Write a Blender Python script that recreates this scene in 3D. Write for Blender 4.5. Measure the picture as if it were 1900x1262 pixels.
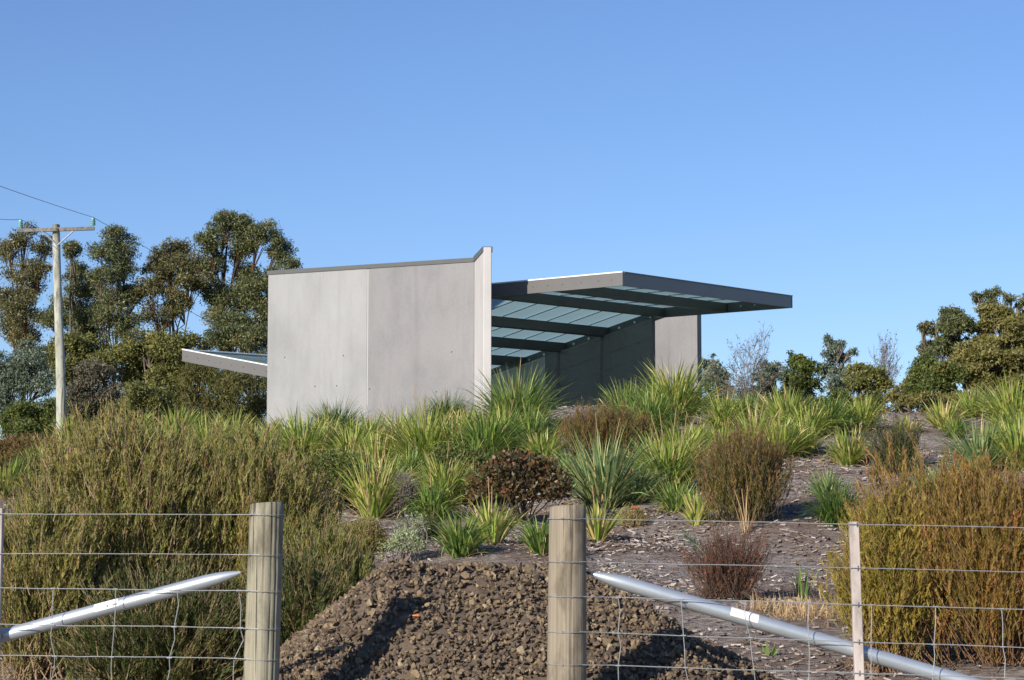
import bpy, bmesh, math, zlib
import numpy as np
from mathutils import Vector, Matrix

for o in list(bpy.data.objects):
    bpy.data.objects.remove(o, do_unlink=True)
scene = bpy.context.scene
COL = scene.collection
rng = np.random.default_rng(7)
R = math.radians

# ------------------------------------------------------------------ camera
EYE = 1.06                      # eye above the ground at the fence line
FPX = 4000.0                    # focal length in photo pixels (1900 wide)
PITCH = math.atan(0.1)
cam_d = bpy.data.cameras.new('camera')
cam_d.sensor_width = 36.0
cam_d.lens = 36.0 * FPX / 1900.0
cam_d.clip_end = 5000
cam_d.clip_start = 0.1
cam_d.dof.use_dof = True
cam_d.dof.focus_distance = 24.0
cam_d.dof.aperture_fstop = 18.0
cam = bpy.data.objects.new('camera', cam_d)
COL.objects.link(cam)
cam.location = (0, 0, EYE)
cam.rotation_euler = (R(90) + PITCH, 0, 0)
scene.camera = cam

# ------------------------------------------------------------------ light
SUN_AZ, SUN_EL = 35.0, 23.0     # light travels to +y and to the right by SUN_AZ
w = bpy.data.worlds.new('World')
scene.world = w
w.use_nodes = True
nt = w.node_tree
bg = nt.nodes['Background']
sky = nt.nodes.new('ShaderNodeTexSky')
sky.sky_type = 'NISHITA'
sky.sun_disc = False
sky.sun_elevation = R(SUN_EL)
sky.sun_rotation = R(180 + SUN_AZ)
sky.air_density = 1.0
sky.dust_density = 0.0
sky.ozone_density = 6.2
sky.altitude = 0
tint = nt.nodes.new('ShaderNodeMix'); tint.data_type = 'RGBA'; tint.blend_type = 'MULTIPLY'; tint.inputs[0].default_value = 1.0
tint.inputs[7].default_value = (1.08, 0.99, 1.06, 1)
nt.links.new(sky.outputs[0], tint.inputs[6]); nt.links.new(tint.outputs[2], bg.inputs[0])
bg.inputs[1].default_value = 0.094
sun_d = bpy.data.lights.new('sun', 'SUN')
sun_d.energy = 4.5
sun_d.angle = R(0.53)
sun_d.color = (1.0, 0.93, 0.83)
sun = bpy.data.objects.new('sun', sun_d)
COL.objects.link(sun)
trav = Vector((math.sin(R(SUN_AZ)) * math.cos(R(SUN_EL)), math.cos(R(SUN_AZ)) * math.cos(R(SUN_EL)), -math.sin(R(SUN_EL))))
sun.rotation_euler = trav.to_track_quat('-Z', 'Y').to_euler()
sun.location = (-8, -10, 14)
scene.view_settings.view_transform = 'Standard'
scene.view_settings.look = 'None'
scene.view_settings.exposure = 0.42
scene.view_settings.gamma = 1.0

# ------------------------------------------------------------------ helpers
def ray(px, py):
    a = (px - 950) / FPX
    b = (631 - py) / FPX
    c, s = math.cos(PITCH), math.sin(PITCH)
    return np.array([a, c - b * s, s + b * c])

def at(px, py, D):
    d = ray(px, py)
    return np.array([0, 0, EYE]) + d * (D / d[1])

PROF = np.array([(-400, -0.9), (-30, -0.75), (0, -0.55), (6, -0.3), (10.45, 0.0), (13, 0.27), (16, 0.57), (19, 0.9), (22, 1.24),
                 (27, 2.07), (32, 2.92), (36, 3.43), (40, 3.56), (60, 3.7), (120, 3.8), (2000, 4.0)])

def ground(x, y):
    z = np.interp(y, PROF[:, 0], PROF[:, 1])
    left = np.clip((1.5 - np.asarray(x, float)) / 5.5, 0, 1); left = left * left * (3 - 2 * left)
    yy = np.asarray(y, float); hump = np.clip((yy - 22) / 12, 0, 1) * (1 - 0.55 * np.clip((yy - 37) / 9, 0, 1))
    z = z - 0.48 * left * hump
    amp = np.clip((np.asarray(y, float) - 9) / 12, 0, 1) * 0.05
    z = z + amp * (np.sin(x * 1.3 + 0.7 * y) + np.sin(0.9 * y - x * 0.8 + 2) + 0.6 * np.sin(2.9 * x + 1.7 * y))
    return z

def spot(px, py):
    """the point of the ground that lies behind a photo pixel"""
    d = ray(px, py)
    y = 10.6
    while y < 70:
        p = np.array([0, 0, EYE]) + d * (y / d[1])
        if p[2] <= ground(p[0], p[1]):
            break
        y += 0.05
    p[2] = ground(p[0], p[1])
    return p

class MB:
    def __init__(s):
        s.v = []; s.f3 = []; s.f4 = []; s.c = []; s.n = 0
    def add(s, V, F, col=None):
        V = np.asarray(V, float).reshape(-1, 3); F = np.asarray(F, int)
        if col is None: col = np.tile([0.5, 0.5, 0.5], (len(V), 1))
        s.v.append(V); s.c.append(np.asarray(col, float).reshape(-1, 3))
        if F.size:
            (s.f3 if F.shape[1] == 3 else s.f4).append(F + s.n)
        s.n += len(V)
        return s
    def build(s, name, mat, parent=None, smooth=False, kind=None):
        me = bpy.data.meshes.new(name)
        V = np.concatenate(s.v); C = np.concatenate(s.c)
        f3 = np.concatenate(s.f3) if s.f3 else np.zeros((0, 3), int)
        f4 = np.concatenate(s.f4) if s.f4 else np.zeros((0, 4), int)
        me.vertices.add(len(V)); me.vertices.foreach_set('co', V.ravel())
        loops = np.concatenate([f3.ravel(), f4.ravel()]).astype(np.int32)
        tot = np.concatenate([np.full(len(f3), 3), np.full(len(f4), 4)]).astype(np.int32)
        start = np.concatenate([[0], np.cumsum(tot)[:-1]]).astype(np.int32)
        me.loops.add(len(loops)); me.loops.foreach_set('vertex_index', loops)
        me.polygons.add(len(tot)); me.polygons.foreach_set('loop_start', start); me.polygons.foreach_set('loop_total', tot)
        me.polygons.foreach_set('use_smooth', np.full(len(tot), smooth))
        at_ = me.attributes.new('var', 'FLOAT_COLOR', 'POINT')
        at_.data.foreach_set('color', np.concatenate([C, np.ones((len(C), 1))], 1).astype(np.float32).ravel())
        me.update(); me.validate()
        me.materials.append(mat)
        o = bpy.data.objects.new(name, me); COL.objects.link(o)
        if parent is not None:
            o.parent = parent
            if parent.type == 'EMPTY':
                o.matrix_parent_inverse = Matrix.Translation(parent.location).inverted()
        if kind: o['kind'] = kind
        return o

def tag(o, label, cat, group=None, kind=None):
    if label: o['label'] = label
    if cat: o['category'] = cat
    if group: o['group'] = group
    if kind: o['kind'] = kind
    return o

def thing(name, loc, label, cat, group=None):
    global rng
    rng = np.random.default_rng(zlib.crc32(label.encode()))      # every thing has its own fixed random stream
    o = bpy.data.objects.new(name, None); COL.objects.link(o)
    o.location = [float(v) for v in loc]; o.empty_display_size = 0.2
    return tag(o, label, cat, group)

HEXF = np.array([(0, 3, 2, 1), (4, 5, 6, 7), (0, 1, 5, 4), (1, 2, 6, 5), (2, 3, 7, 6), (3, 0, 4, 7)])
def hexa(mb, pts):
    return mb.add(pts, HEXF)
def prism(mb, plan, zb, zt):
    """plan: 4 xy points; zb, zt heights (one or four)"""
    zb = np.broadcast_to(zb, 4); zt = np.broadcast_to(zt, 4)
    return hexa(mb, [(*plan[i], zb[i]) for i in range(4)] + [(*plan[i], zt[i]) for i in range(4)])

def nrm(v):
    return v / np.maximum(np.linalg.norm(v, axis=-1, keepdims=True), 1e-9)

def tubes(mb, P, rad, sides=5, col=None, caps=False):
    """n tubes at once: P (n,k,3), rad (n,k)"""
    P = np.asarray(P, float); n, k, _ = P.shape
    rad = np.broadcast_to(np.asarray(rad, float), (n, k))
    T = np.empty_like(P)
    T[:, 1:-1] = P[:, 2:] - P[:, :-2]; T[:, 0] = P[:, 1] - P[:, 0]; T[:, -1] = P[:, -1] - P[:, -2]
    T = nrm(T)
    ref = np.where(np.abs(T[:, :1, 2:3]) > 0.85, np.array([[[1.0, 0, 0]]]), np.array([[[0, 0, 1.0]]]))
    ref = np.broadcast_to(ref, T.shape)
    A = nrm(np.cross(T, ref)); B = np.cross(T, A)
    th = np.arange(sides) / sides * 2 * np.pi
    V = P[:, :, None] + rad[:, :, None, None] * (np.cos(th)[None, None, :, None] * A[:, :, None] + np.sin(th)[None, None, :, None] * B[:, :, None])
    idx = np.arange(n * k * sides).reshape(n, k, sides)
    a = idx[:, :-1]; b = idx[:, 1:]
    F = np.stack([a, np.roll(a, -1, 2), np.roll(b, -1, 2), b], -1).reshape(-1, 4)
    C = None
    if col is not None:
        C = np.broadcast_to(np.asarray(col, float).reshape(-1, 1, 1, 3), (n, k, sides, 3)).reshape(-1, 3)
    base = mb.n
    mb.add(V.reshape(-1, 3), F, C)
    if caps:
        fl = []
        for i in range(n):
            for row, rev in ((idx[i, 0], True), (idx[i, -1], False)):
                c = P[i, 0] if rev else P[i, -1]
                mb.add(np.vstack([c]), np.zeros((0, 4), int))
                ci = mb.n - 1
                for j in range(sides):
                    q = (ci, base + row[(j + 1) % sides], base + row[j]) if not rev else (ci, base + row[j], base + row[(j + 1) % sides])
                    fl.append(q)
        mb.f3.append(np.array(fl))
    return mb

def tube1(mb, pts, r, sides=8, caps=True):
    pts = np.asarray(pts, float)
    return tubes(mb, pts[None], np.broadcast_to(r, (1, len(pts))), sides, caps=caps)

# ------------------------------------------------------------------ materials
def new_mat(name):
    m = bpy.data.materials.new(name); m.use_nodes = True
    t = m.node_tree
    return m, t, t.nodes['Principled BSDF']

def ramp(t, stops, fac):
    r = t.nodes.new('ShaderNodeValToRGB')
    el = r.color_ramp.elements
    while len(el) < len(stops): el.new(0.5)
    for e, (p, c) in zip(el, stops):
        e.position = p; e.color = (*c, 1)
    t.links.new(fac, r.inputs[0])
    return r.outputs[0]

def noise(t, scale, detail=5, rough=0.6, coord=None, stretch=None):
    n = t.nodes.new('ShaderNodeTexNoise')
    n.inputs['Scale'].default_value = scale; n.inputs['Detail'].default_value = detail; n.inputs['Roughness'].default_value = rough
    tc = t.nodes.new('ShaderNodeTexCoord')
    src = tc.outputs['Object']
    if stretch:
        mp = t.nodes.new('ShaderNodeMapping'); mp.inputs['Scale'].default_value = stretch
        t.links.new(src, mp.inputs[0]); src = mp.outputs[0]
    t.links.new(src, n.inputs['Vector'])
    return n.outputs['Fac']

def mixc(t, a, b, fac, mode='MIX'):
    m = t.nodes.new('ShaderNodeMix'); m.data_type = 'RGBA'; m.blend_type = mode
    for s, v in ((m.inputs[6], a), (m.inputs[7], b)):
        if isinstance(v, (tuple, list)): s.default_value = (*v, 1)
        else: t.links.new(v, s)
    if isinstance(fac, (int, float)): m.inputs[0].default_value = fac
    else: t.links.new(fac, m.inputs[0])
    return m.outputs[2]

def bump(t, p, h, strength=0.3, dist=0.02):
    b = t.nodes.new('ShaderNodeBump'); b.inputs['Strength'].default_value = strength; b.inputs['Distance'].default_value = dist
    t.links.new(h, b.inputs['Height']); t.links.new(b.outputs[0], p.inputs['Normal'])

def foliage(name, stops, tip=None, tipfac=0.6, trans=0.3, rough=0.55, spec=0.35, gain=None):
    """colours by the leaf's own random value; tip colour along the leaf"""
    m, t, p = new_mat(name)
    a = t.nodes.new('ShaderNodeAttribute'); a.attribute_name = 'var'
    sp = t.nodes.new('ShaderNodeSeparateColor'); t.links.new(a.outputs['Color'], sp.inputs[0])
    GAIN = gain or (1.95 if name.startswith('strap') else 1.15 if name == 'leaf_redbrown' else 1.5 if name == 'needles_red' else 2.65 if name.startswith('needles_olive') else 2.4 if name in ('needles_orange', 'needles_yellow') else 1.9 if name.startswith('needles') else 2.1 if name.startswith(('gum', 'wattle', 'leaf_grey', 'leaf_dark')) else 1.45)
    stops = [(q, tuple(v * GAIN for v in c_)) for q, c_ in stops]
    c = ramp(t, stops, sp.outputs[0])
    if tip:
        f = t.nodes.new('ShaderNodeMath'); f.operation = 'POWER'; f.inputs[1].default_value = 2.0
        t.links.new(sp.outputs[1], f.inputs[0])
        f2 = t.nodes.new('ShaderNodeMath'); f2.operation = 'MULTIPLY'; f2.inputs[1].default_value = tipfac
        t.links.new(f.outputs[0], f2.inputs[0])
        f3 = t.nodes.new('ShaderNodeMath'); f3.operation = 'MULTIPLY'
        t.links.new(f2.outputs[0], f3.inputs[0]); t.links.new(sp.outputs[2], f3.inputs[1])
        c = mixc(t, c, tip, f3.outputs[0])
    t.links.new(c, p.inputs['Base Color'])
    p.inputs['Roughness'].default_value = rough
    p.inputs['Specular IOR Level'].default_value = spec
    tr = t.nodes.new('ShaderNodeBsdfTranslucent'); t.links.new(c, tr.inputs[0])
    mx = t.nodes.new('ShaderNodeMixShader'); mx.inputs[0].default_value = trans
    out = t.nodes['Material Output']
    t.links.new(p.outputs[0], mx.inputs[1]); t.links.new(tr.outputs[0], mx.inputs[2]); t.links.new(mx.outputs[0], out.inputs[0])
    return m

def plain(name, c, rough=0.6, metal=0.0, var=0.15, scale=6, spec=0.5, bmp=0.0, stretch=None):
    m, t, p = new_mat(name)
    n = noise(t, scale, 6, 0.65, stretch=stretch)
    lo = tuple(v * (1 - var) for v in c); hi = tuple(min(1, v * (1 + var)) for v in c)
    t.links.new(ramp(t, [(0.3, lo), (0.7, hi)], n), p.inputs['Base Color'])
    p.inputs['Roughness'].default_value = rough; p.inputs['Metallic'].default_value = metal
    p.inputs['Specular IOR Level'].default_value = spec
    if bmp: bump(t, p, n, bmp, 0.01)
    return m

def concrete(name, base, stain, seed=0.0):
    m, t, p = new_mat(name)
    big = noise(t, 0.55, 8, 0.62, stretch=(1.0, 1.0, 0.8))
    mid = noise(t, 2.6, 9, 0.7, stretch=(1.6, 1.6, 0.45))
    fine = noise(t, 26, 6, 0.7)
    c = ramp(t, [(0.32, tuple(v * 0.93 for v in stain)), (0.5, base), (0.72, tuple(v * 1.12 for v in base))], big)
    c = mixc(t, c, tuple(v * 0.8 for v in stain), ramp(t, [(0.5, (0, 0, 0)), (0.78, (0.55, 0.55, 0.55))], mid))
    strk = noise(t, 1.0, 5, 0.65, stretch=(5.5, 5.5, 0.22))
    c = mixc(t, c, tuple(v * 0.72 for v in stain), ramp(t, [(0.54, (0, 0, 0)), (0.74, (0.32,) * 3)], strk))
    c = mixc(t, c, (0.5, 0.5, 0.5), ramp(t, [(0.3, (0.12,) * 3), (0.7, (0, 0, 0))], fine))
    t.links.new(c, p.inputs['Base Color'])
    p.inputs['Roughness'].default_value = 0.85; p.inputs['Specular IOR Level'].default_value = 0.2
    bump(t, p, fine, 0.12, 0.006)
    return m

M = {}
M['conc_a'] = concrete('concrete_pale', (0.322, 0.32, 0.312), (0.285, 0.283, 0.277))
M['conc_b'] = concrete('concrete_mauve', (0.238, 0.231, 0.231), (0.202, 0.197, 0.199))
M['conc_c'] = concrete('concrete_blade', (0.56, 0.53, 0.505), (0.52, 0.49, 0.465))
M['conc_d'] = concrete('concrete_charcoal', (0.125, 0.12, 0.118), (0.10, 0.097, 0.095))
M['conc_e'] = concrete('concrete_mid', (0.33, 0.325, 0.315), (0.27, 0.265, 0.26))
M['conc_f'] = concrete('concrete_pier', (0.22, 0.21, 0.203), (0.19, 0.182, 0.176))
M['paint'] = plain('fascia_paint', (0.15, 0.142, 0.134), 0.38, 0, 0.06, 2)
M['steel_dark'] = plain('dark_steel', (0.05, 0.056, 0.055), 0.45, 0, 0.1, 4)
M['cap'] = plain('cap_flashing', (0.115, 0.115, 0.108), 0.4, 0, 0.06, 3)
M['white_trim'] = plain('pale_trim', (0.78, 0.77, 0.74), 0.4, 0, 0.04, 5)
M['sealant'] = plain('joint_sealant', (0.40, 0.39, 0.37), 0.8, 0, 0.05, 5)
M['bolt'] = plain('bolt_steel', (0.45, 0.45, 0.44), 0.4, 0.6, 0.1, 20)
M['dark_spot'] = plain('dark_bolts_and_hole_shade', (0.07, 0.065, 0.06), 0.9, 0, 0.1, 20)  # dark bolt heads; on tie hole discs the colour stands for shade
M['galv'] = plain('galvanised', (0.56, 0.60, 0.63), 0.42, 0.6, 0.07, 7)
M['wire'] = plain('fence_wire', (0.42, 0.43, 0.42), 0.45, 0.5, 0.15, 15)
M['label'] = plain('paper_label', (0.8, 0.78, 0.78), 0.7, 0, 0.03, 12)
M['ink'] = plain('label_ink', (0.25, 0.26, 0.28), 0.7, 0, 0.05, 12)
M['line'] = plain('power_line', (0.09, 0.095, 0.10), 0.6, 0, 0.05, 3)
M['insul'] = plain('insulator_glass', (0.22, 0.48, 0.46), 0.15, 0, 0.08, 8)
M['rust'] = plain('rusty_bolt', (0.10, 0.055, 0.03), 0.8, 0, 0.2, 30)
M['redscrap'] = plain('red_plastic', (0.62, 0.06, 0.03), 0.4, 0, 0.1, 20)
M['whitescrap'] = plain('white_plastic', (0.75, 0.70, 0.66), 0.5, 0, 0.05, 20)
M['orange'] = plain('orange_chip', (0.62, 0.22, 0.07), 0.7, 0, 0.1, 20)

# glazing of the roof: tinted, frosted, lets part of the light through
m, t, p = new_mat('tinted_glass'); M['glass'] = m
p.inputs['Base Color'].default_value = (0.72, 0.88, 0.92, 1); p.inputs['Roughness'].default_value = 0.08; p.inputs['IOR'].default_value = 1.6
trn = t.nodes.new('ShaderNodeBsdfTranslucent'); trn.inputs[0].default_value = (0.84, 0.98, 0.97, 1)
tsp = t.nodes.new('ShaderNodeBsdfTransparent'); tsp.inputs[0].default_value = (0.66, 0.86, 0.90, 1)
m1 = t.nodes.new('ShaderNodeMixShader'); m1.inputs[0].default_value = 0.64
m2 = t.nodes.new('ShaderNodeMixShader'); m2.inputs[0].default_value = 0.24
t.links.new(p.outputs[0], m1.inputs[1]); t.links.new(trn.outputs[0], m1.inputs[2])
t.links.new(m1.outputs[0], m2.inputs[1]); t.links.new(tsp.outputs[0], m2.inputs[2])
gl = t.nodes.new('ShaderNodeBsdfGlossy'); gl.inputs['Roughness'].default_value = 0.06
fr = t.nodes.new('ShaderNodeFresnel'); fr.inputs['IOR'].default_value = 1.04
m3 = t.nodes.new('ShaderNodeMixShader'); t.links.new(fr.outputs[0], m3.inputs[0]); t.links.new(m2.outputs[0], m3.inputs[1]); t.links.new(gl.outputs[0], m3.inputs[2])
t.links.new(m3.outputs[0], t.nodes['Material Output'].inputs[0])

def wood(name, a, b, c, zs=1.1, hs=55, crack=True):
    m, t, p = new_mat(name)
    g = noise(t, 1.0, 7, 0.6, stretch=(hs, hs, zs))
    blot = noise(t, 2.6, 6, 0.65, stretch=(3.5, 3.5, 1.2))
    col = ramp(t, [(0.3, a), (0.52, b), (0.75, c)], g)
    col = mixc(t, col, tuple(v * 0.55 for v in a), ramp(t, [(0.47, (0, 0, 0)), (0.64, (0.8,) * 3)], blot))
    cr = noise(t, 1.0, 2, 0.5, stretch=(hs, hs, 0.45))
    if crack:
        col = mixc(t, col, (0.05, 0.042, 0.032), ramp(t, [(0.64, (0, 0, 0)), (0.67, (0.85,) * 3)], cr))
    t.links.new(col, p.inputs['Base Color'])
    p.inputs['Roughness'].default_value = 0.85; p.inputs['Specular IOR Level'].default_value = 0.2
    bump(t, p, g, 0.5, 0.008)
    return m
M['post'] = wood('treated_pine_greenish', (0.235, 0.21, 0.145), (0.33, 0.30, 0.22), (0.40, 0.36, 0.26))
M['post2'] = wood('treated_pine_brown', (0.215, 0.175, 0.125), (0.295, 0.245, 0.18), (0.36, 0.31, 0.23))
M['stake'] = wood('sawn_hardwood', (0.44, 0.37, 0.33), (0.53, 0.46, 0.415), (0.60, 0.53, 0.48), 1.2, 30, False)
M['pole'] = wood('pole_timber', (0.36, 0.36, 0.29), (0.46, 0.46, 0.38), (0.54, 0.53, 0.45), 0.35, 9)
M['arm'] = wood('crossarm_timber', (0.17, 0.155, 0.13), (0.24, 0.22, 0.19), (0.30, 0.28, 0.24), 12, 12, False)
M['bark_r'] = wood('bark_red', (0.075, 0.045, 0.03), (0.125, 0.075, 0.05), (0.19, 0.13, 0.095), 0.6, 5)
M['bark_g'] = wood('bark_grey', (0.11, 0.09, 0.072), (0.18, 0.15, 0.12), (0.26, 0.22, 0.18), 0.6, 5)
M['twig'] = plain('twig_tan', (0.33, 0.225, 0.13), 0.8, 0, 0.3, 12)
M['twig_rust'] = plain('twig_rust', (0.21, 0.115, 0.055), 0.8, 0, 0.3, 12)
M['twig_grey'] = plain('twig_grey', (0.20, 0.165, 0.16), 0.8, 0, 0.25, 12)
M['twig_dark'] = plain('twig_dark', (0.075, 0.05, 0.035), 0.85, 0, 0.25, 12)

# ground
m, t, p = new_mat('mulch_ground'); M['ground'] = m
geo = t.nodes.new('ShaderNodeNewGeometry')
n1 = noise(t, 0.8, 6, 0.6); n2 = noise(t, 24, 8, 0.75); n3 = noise(t, 75, 4, 0.7)
vor = t.nodes.new('ShaderNodeTexVoronoi'); vor.inputs['Scale'].default_value = 26; vor.inputs['Randomness'].default_value = 1
tc = t.nodes.new('ShaderNodeTexCoord'); mp = t.nodes.new('ShaderNodeMapping'); mp.inputs['Scale'].default_value = (0.7, 1.8, 1)
t.links.new(tc.outputs['Object'], mp.inputs[0]); t.links.new(mp.outputs[0], vor.inputs['Vector'])
sepv = t.nodes.new('ShaderNodeSeparateColor'); t.links.new(vor.outputs['Color'], sepv.inputs[0])
c = ramp(t, [(0.0, (0.15, 0.115, 0.095)), (0.45, (0.33, 0.268, 0.226)), (0.8, (0.45, 0.39, 0.345)), (1.0, (0.58, 0.53, 0.48))], sepv.outputs[0])
c = mixc(t, c, (0.20, 0.125, 0.088), ramp(t, [(0.44, (0, 0, 0)), (0.6, (0.65,) * 3)], n1))
c = mixc(t, c, (0.09, 0.066, 0.053), ramp(t, [(0.52, (0, 0, 0)), (0.72, (0.5,) * 3)], n2))
sx = t.nodes.new('ShaderNodeSeparateXYZ'); t.links.new(geo.outputs['Position'], sx.inputs[0])
mr = t.nodes.new('ShaderNodeMapRange'); mr.inputs[1].default_value = 35.5; mr.inputs[2].default_value = 38.5
t.links.new(sx.outputs[1], mr.inputs[0])
c = mixc(t, c, ramp(t, [(0.35, (0.10, 0.105, 0.04)), (0.65, (0.26, 0.22, 0.12))], n2), mr.outputs[0])
mr2 = t.nodes.new('ShaderNodeMapRange'); mr2.inputs[1].default_value = 10.3; mr2.inputs[2].default_value = 9.2
t.links.new(sx.outputs[1], mr2.inputs[0])
c = mixc(t, c, ramp(t, [(0.35, (0.09, 0.09, 0.035)), (0.65, (0.20, 0.17, 0.09))], n2), mr2.outputs[0])
t.links.new(c, p.inputs['Base Color']); p.inputs['Roughness'].default_value = 0.95; p.inputs['Specular IOR Level'].default_value = 0.1
bump(t, p, n2, 1.0, 0.05)

def varmat(name, stops, rough=0.9, bmp=None):
    m, t, p = new_mat(name)
    a = t.nodes.new('ShaderNodeAttribute'); a.attribute_name = 'var'
    sp = t.nodes.new('ShaderNodeSeparateColor'); t.links.new(a.outputs['Color'], sp.inputs[0])
    c = ramp(t, stops, sp.outputs[0])
    n = noise(t, 60, 5, 0.7)
    c = mixc(t, c, tuple(v * 0.45 for v in stops[0][1]), ramp(t, [(0.45, (0, 0, 0)), (0.75, (0.6,) * 3)], n))
    t.links.new(c, p.inputs['Base Color']); p.inputs['Roughness'].default_value = rough; p.inputs['Specular IOR Level'].default_value = 0.25
    if bmp: bump(t, p, n, bmp, 0.006)
    return m
M['chips'] = varmat('wood_chips', [(0, (0.14, 0.10, 0.078)), (0.45, (0.31, 0.245, 0.20)), (0.8, (0.43, 0.37, 0.325)), (1, (0.60, 0.54, 0.49))])
M['rock'] = varmat('crushed_rock', [(0, (0.095, 0.072, 0.056)), (0.35, (0.150, 0.110, 0.076)), (0.7, (0.205, 0.146, 0.090)), (0.93, (0.275, 0.20, 0.115)), (1, (0.37, 0.30, 0.20))], 0.8, 0.4)
M['straw'] = foliage('dry_straw', [(0, (0.22, 0.14, 0.06)), (0.6, (0.38, 0.26, 0.13)), (1, (0.5, 0.38, 0.22))], trans=0.15)

# leaves
M['strap_y'] = foliage('strap_yellow_green', [(0, (0.055, 0.095, 0.018)), (0.4, (0.115, 0.18, 0.028)), (0.75, (0.185, 0.25, 0.042)), (0.93, (0.33, 0.33, 0.08)), (1, (0.42, 0.33, 0.16))], (0.40, 0.32, 0.10), 0.9, 0.3, 0.42, 0.5)
M['strap_g'] = foliage('strap_green', [(0, (0.035, 0.075, 0.018)), (0.45, (0.075, 0.135, 0.028)), (0.8, (0.13, 0.20, 0.04)), (0.96, (0.25, 0.28, 0.07)), (1, (0.40, 0.31, 0.15))], (0.33, 0.29, 0.08), 0.6, 0.3, 0.42, 0.5)
M['strap_b'] = foliage('strap_grey_green', [(0, (0.05, 0.095, 0.04)), (0.5, (0.10, 0.165, 0.065)), (0.85, (0.18, 0.24, 0.09)), (1, (0.36, 0.32, 0.13))], (0.35, 0.30, 0.11), 0.7, 0.3, 0.42, 0.5)
M['tussock'] = foliage('tussock_green', [(0, (0.025, 0.06, 0.012)), (0.5, (0.055, 0.115, 0.02)), (0.9, (0.10, 0.165, 0.03)), (1, (0.30, 0.26, 0.11))], (0.22, 0.21, 0.06), 0.5, 0.3, 0.5, 0.35)
M['ndl_olive'] = foliage('needles_olive', [(0, (0.048, 0.055, 0.014)), (0.5, (0.098, 0.100, 0.024)), (0.85, (0.138, 0.124, 0.030)), (1, (0.18, 0.122, 0.040))], (0.185, 0.125, 0.038), 0.5, 0.25)
M['ndl_olive2'] = foliage('needles_olive_green', [(0, (0.034, 0.042, 0.010)), (0.5, (0.070, 0.080, 0.018)), (0.85, (0.115, 0.115, 0.026)), (1, (0.17, 0.13, 0.04))], (0.20, 0.14, 0.03), 0.6, 0.25)
M['ndl_brown'] = foliage('needles_brown', [(0, (0.050, 0.058, 0.014)), (0.5, (0.095, 0.090, 0.020)), (0.85, (0.145, 0.098, 0.028)), (1, (0.19, 0.09, 0.04))], (0.24, 0.10, 0.045), 0.9, 0.25)
M['ndl_dark'] = foliage('needles_dark_green', [(0, (0.022, 0.032, 0.010)), (0.5, (0.045, 0.060, 0.016)), (0.85, (0.075, 0.085, 0.022)), (1, (0.13, 0.10, 0.035))], (0.14, 0.10, 0.03), 0.5, 0.25)
M['ndl_red'] = foliage('needles_red', [(0, (0.065, 0.045, 0.025)), (0.5, (0.125, 0.070, 0.040)), (0.85, (0.185, 0.082, 0.055)), (1, (0.22, 0.10, 0.075))], (0.26, 0.09, 0.065), 0.9, 0.25)
M['ndl_orange'] = foliage('needles_orange', [(0, (0.064, 0.056, 0.012)), (0.5, (0.130, 0.096, 0.020)), (0.85, (0.178, 0.110, 0.026)), (1, (0.22, 0.10, 0.034))], (0.29, 0.13, 0.035), 0.8, 0.3)
M['ndl_yellow'] = foliage('needles_yellow', [(0, (0.070, 0.066, 0.012)), (0.5, (0.138, 0.118, 0.020)), (1, (0.21, 0.15, 0.030))], (0.25, 0.15, 0.035), 0.7, 0.3)
M['leaf_red'] = foliage('leaf_redbrown', [(0, (0.035, 0.035, 0.014)), (0.35, (0.065, 0.060, 0.022)), (0.7, (0.115, 0.068, 0.028)), (1, (0.19, 0.085, 0.036))], None, 0, 0.2, 0.45, 0.5)
M['leaf_mid'] = foliage('leaf_mid_green', [(0, (0.035, 0.050, 0.012)), (0.5, (0.075, 0.10, 0.022)), (0.85, (0.125, 0.14, 0.032)), (1, (0.17, 0.12, 0.035))], None, 0, 0.3)
M['leaf_pale'] = foliage('leaf_pale', [(0, (0.12, 0.15, 0.06)), (0.5, (0.24, 0.28, 0.13)), (1, (0.40, 0.42, 0.26))], None, 0, 0.3)
M['gum'] = foliage('gum_leaf', [(0, (0.025, 0.034, 0.014)), (0.45, (0.055, 0.066, 0.024)), (0.8, (0.095, 0.10, 0.036)), (1, (0.155, 0.115, 0.05))], None, 0, 0.25, 0.45, 0.5)
M['gum_red'] = foliage('gum_leaf_bronze', [(0, (0.030, 0.033, 0.014)), (0.45, (0.066, 0.066, 0.024)), (0.8, (0.102, 0.092, 0.034)), (1, (0.155, 0.108, 0.046))], None, 0, 0.25, 0.45, 0.5)
M['gum_blue'] = foliage('gum_leaf_blue', [(0, (0.030, 0.042, 0.028)), (0.5, (0.065, 0.085, 0.055)), (0.9, (0.115, 0.135, 0.09)), (1, (0.15, 0.14, 0.09))], None, 0, 0.25, 0.45, 0.5)
M['wattle'] = foliage('wattle_leaf', [(0, (0.042, 0.044, 0.014)), (0.5, (0.086, 0.088, 0.024)), (0.9, (0.132, 0.128, 0.036)), (1, (0.18, 0.15, 0.05))], None, 0, 0.3)
M['wattle_y'] = foliage('wattle_leaf_yellow', [(0, (0.065, 0.062, 0.016)), (0.5, (0.098, 0.090, 0.027)), (0.9, (0.142, 0.124, 0.038)), (1, (0.18, 0.145, 0.05))], None, 0, 0.3)
M['greybrown'] = foliage('leaf_greybrown', [(0, (0.028, 0.028, 0.017)), (0.5, (0.056, 0.054, 0.034)), (1, (0.095, 0.078, 0.05))], None, 0, 0.2)
M['dkolive'] = foliage('leaf_dark_olive', [(0, (0.030, 0.033, 0.009)), (0.5, (0.060, 0.060, 0.016)), (1, (0.105, 0.090, 0.026))], None, 0, 0.25)
M['brownleaf'] = foliage('leaf_dry_brown', [(0, (0.09, 0.06, 0.045)), (1, (0.20, 0.13, 0.10))], None, 0, 0.2)

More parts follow.
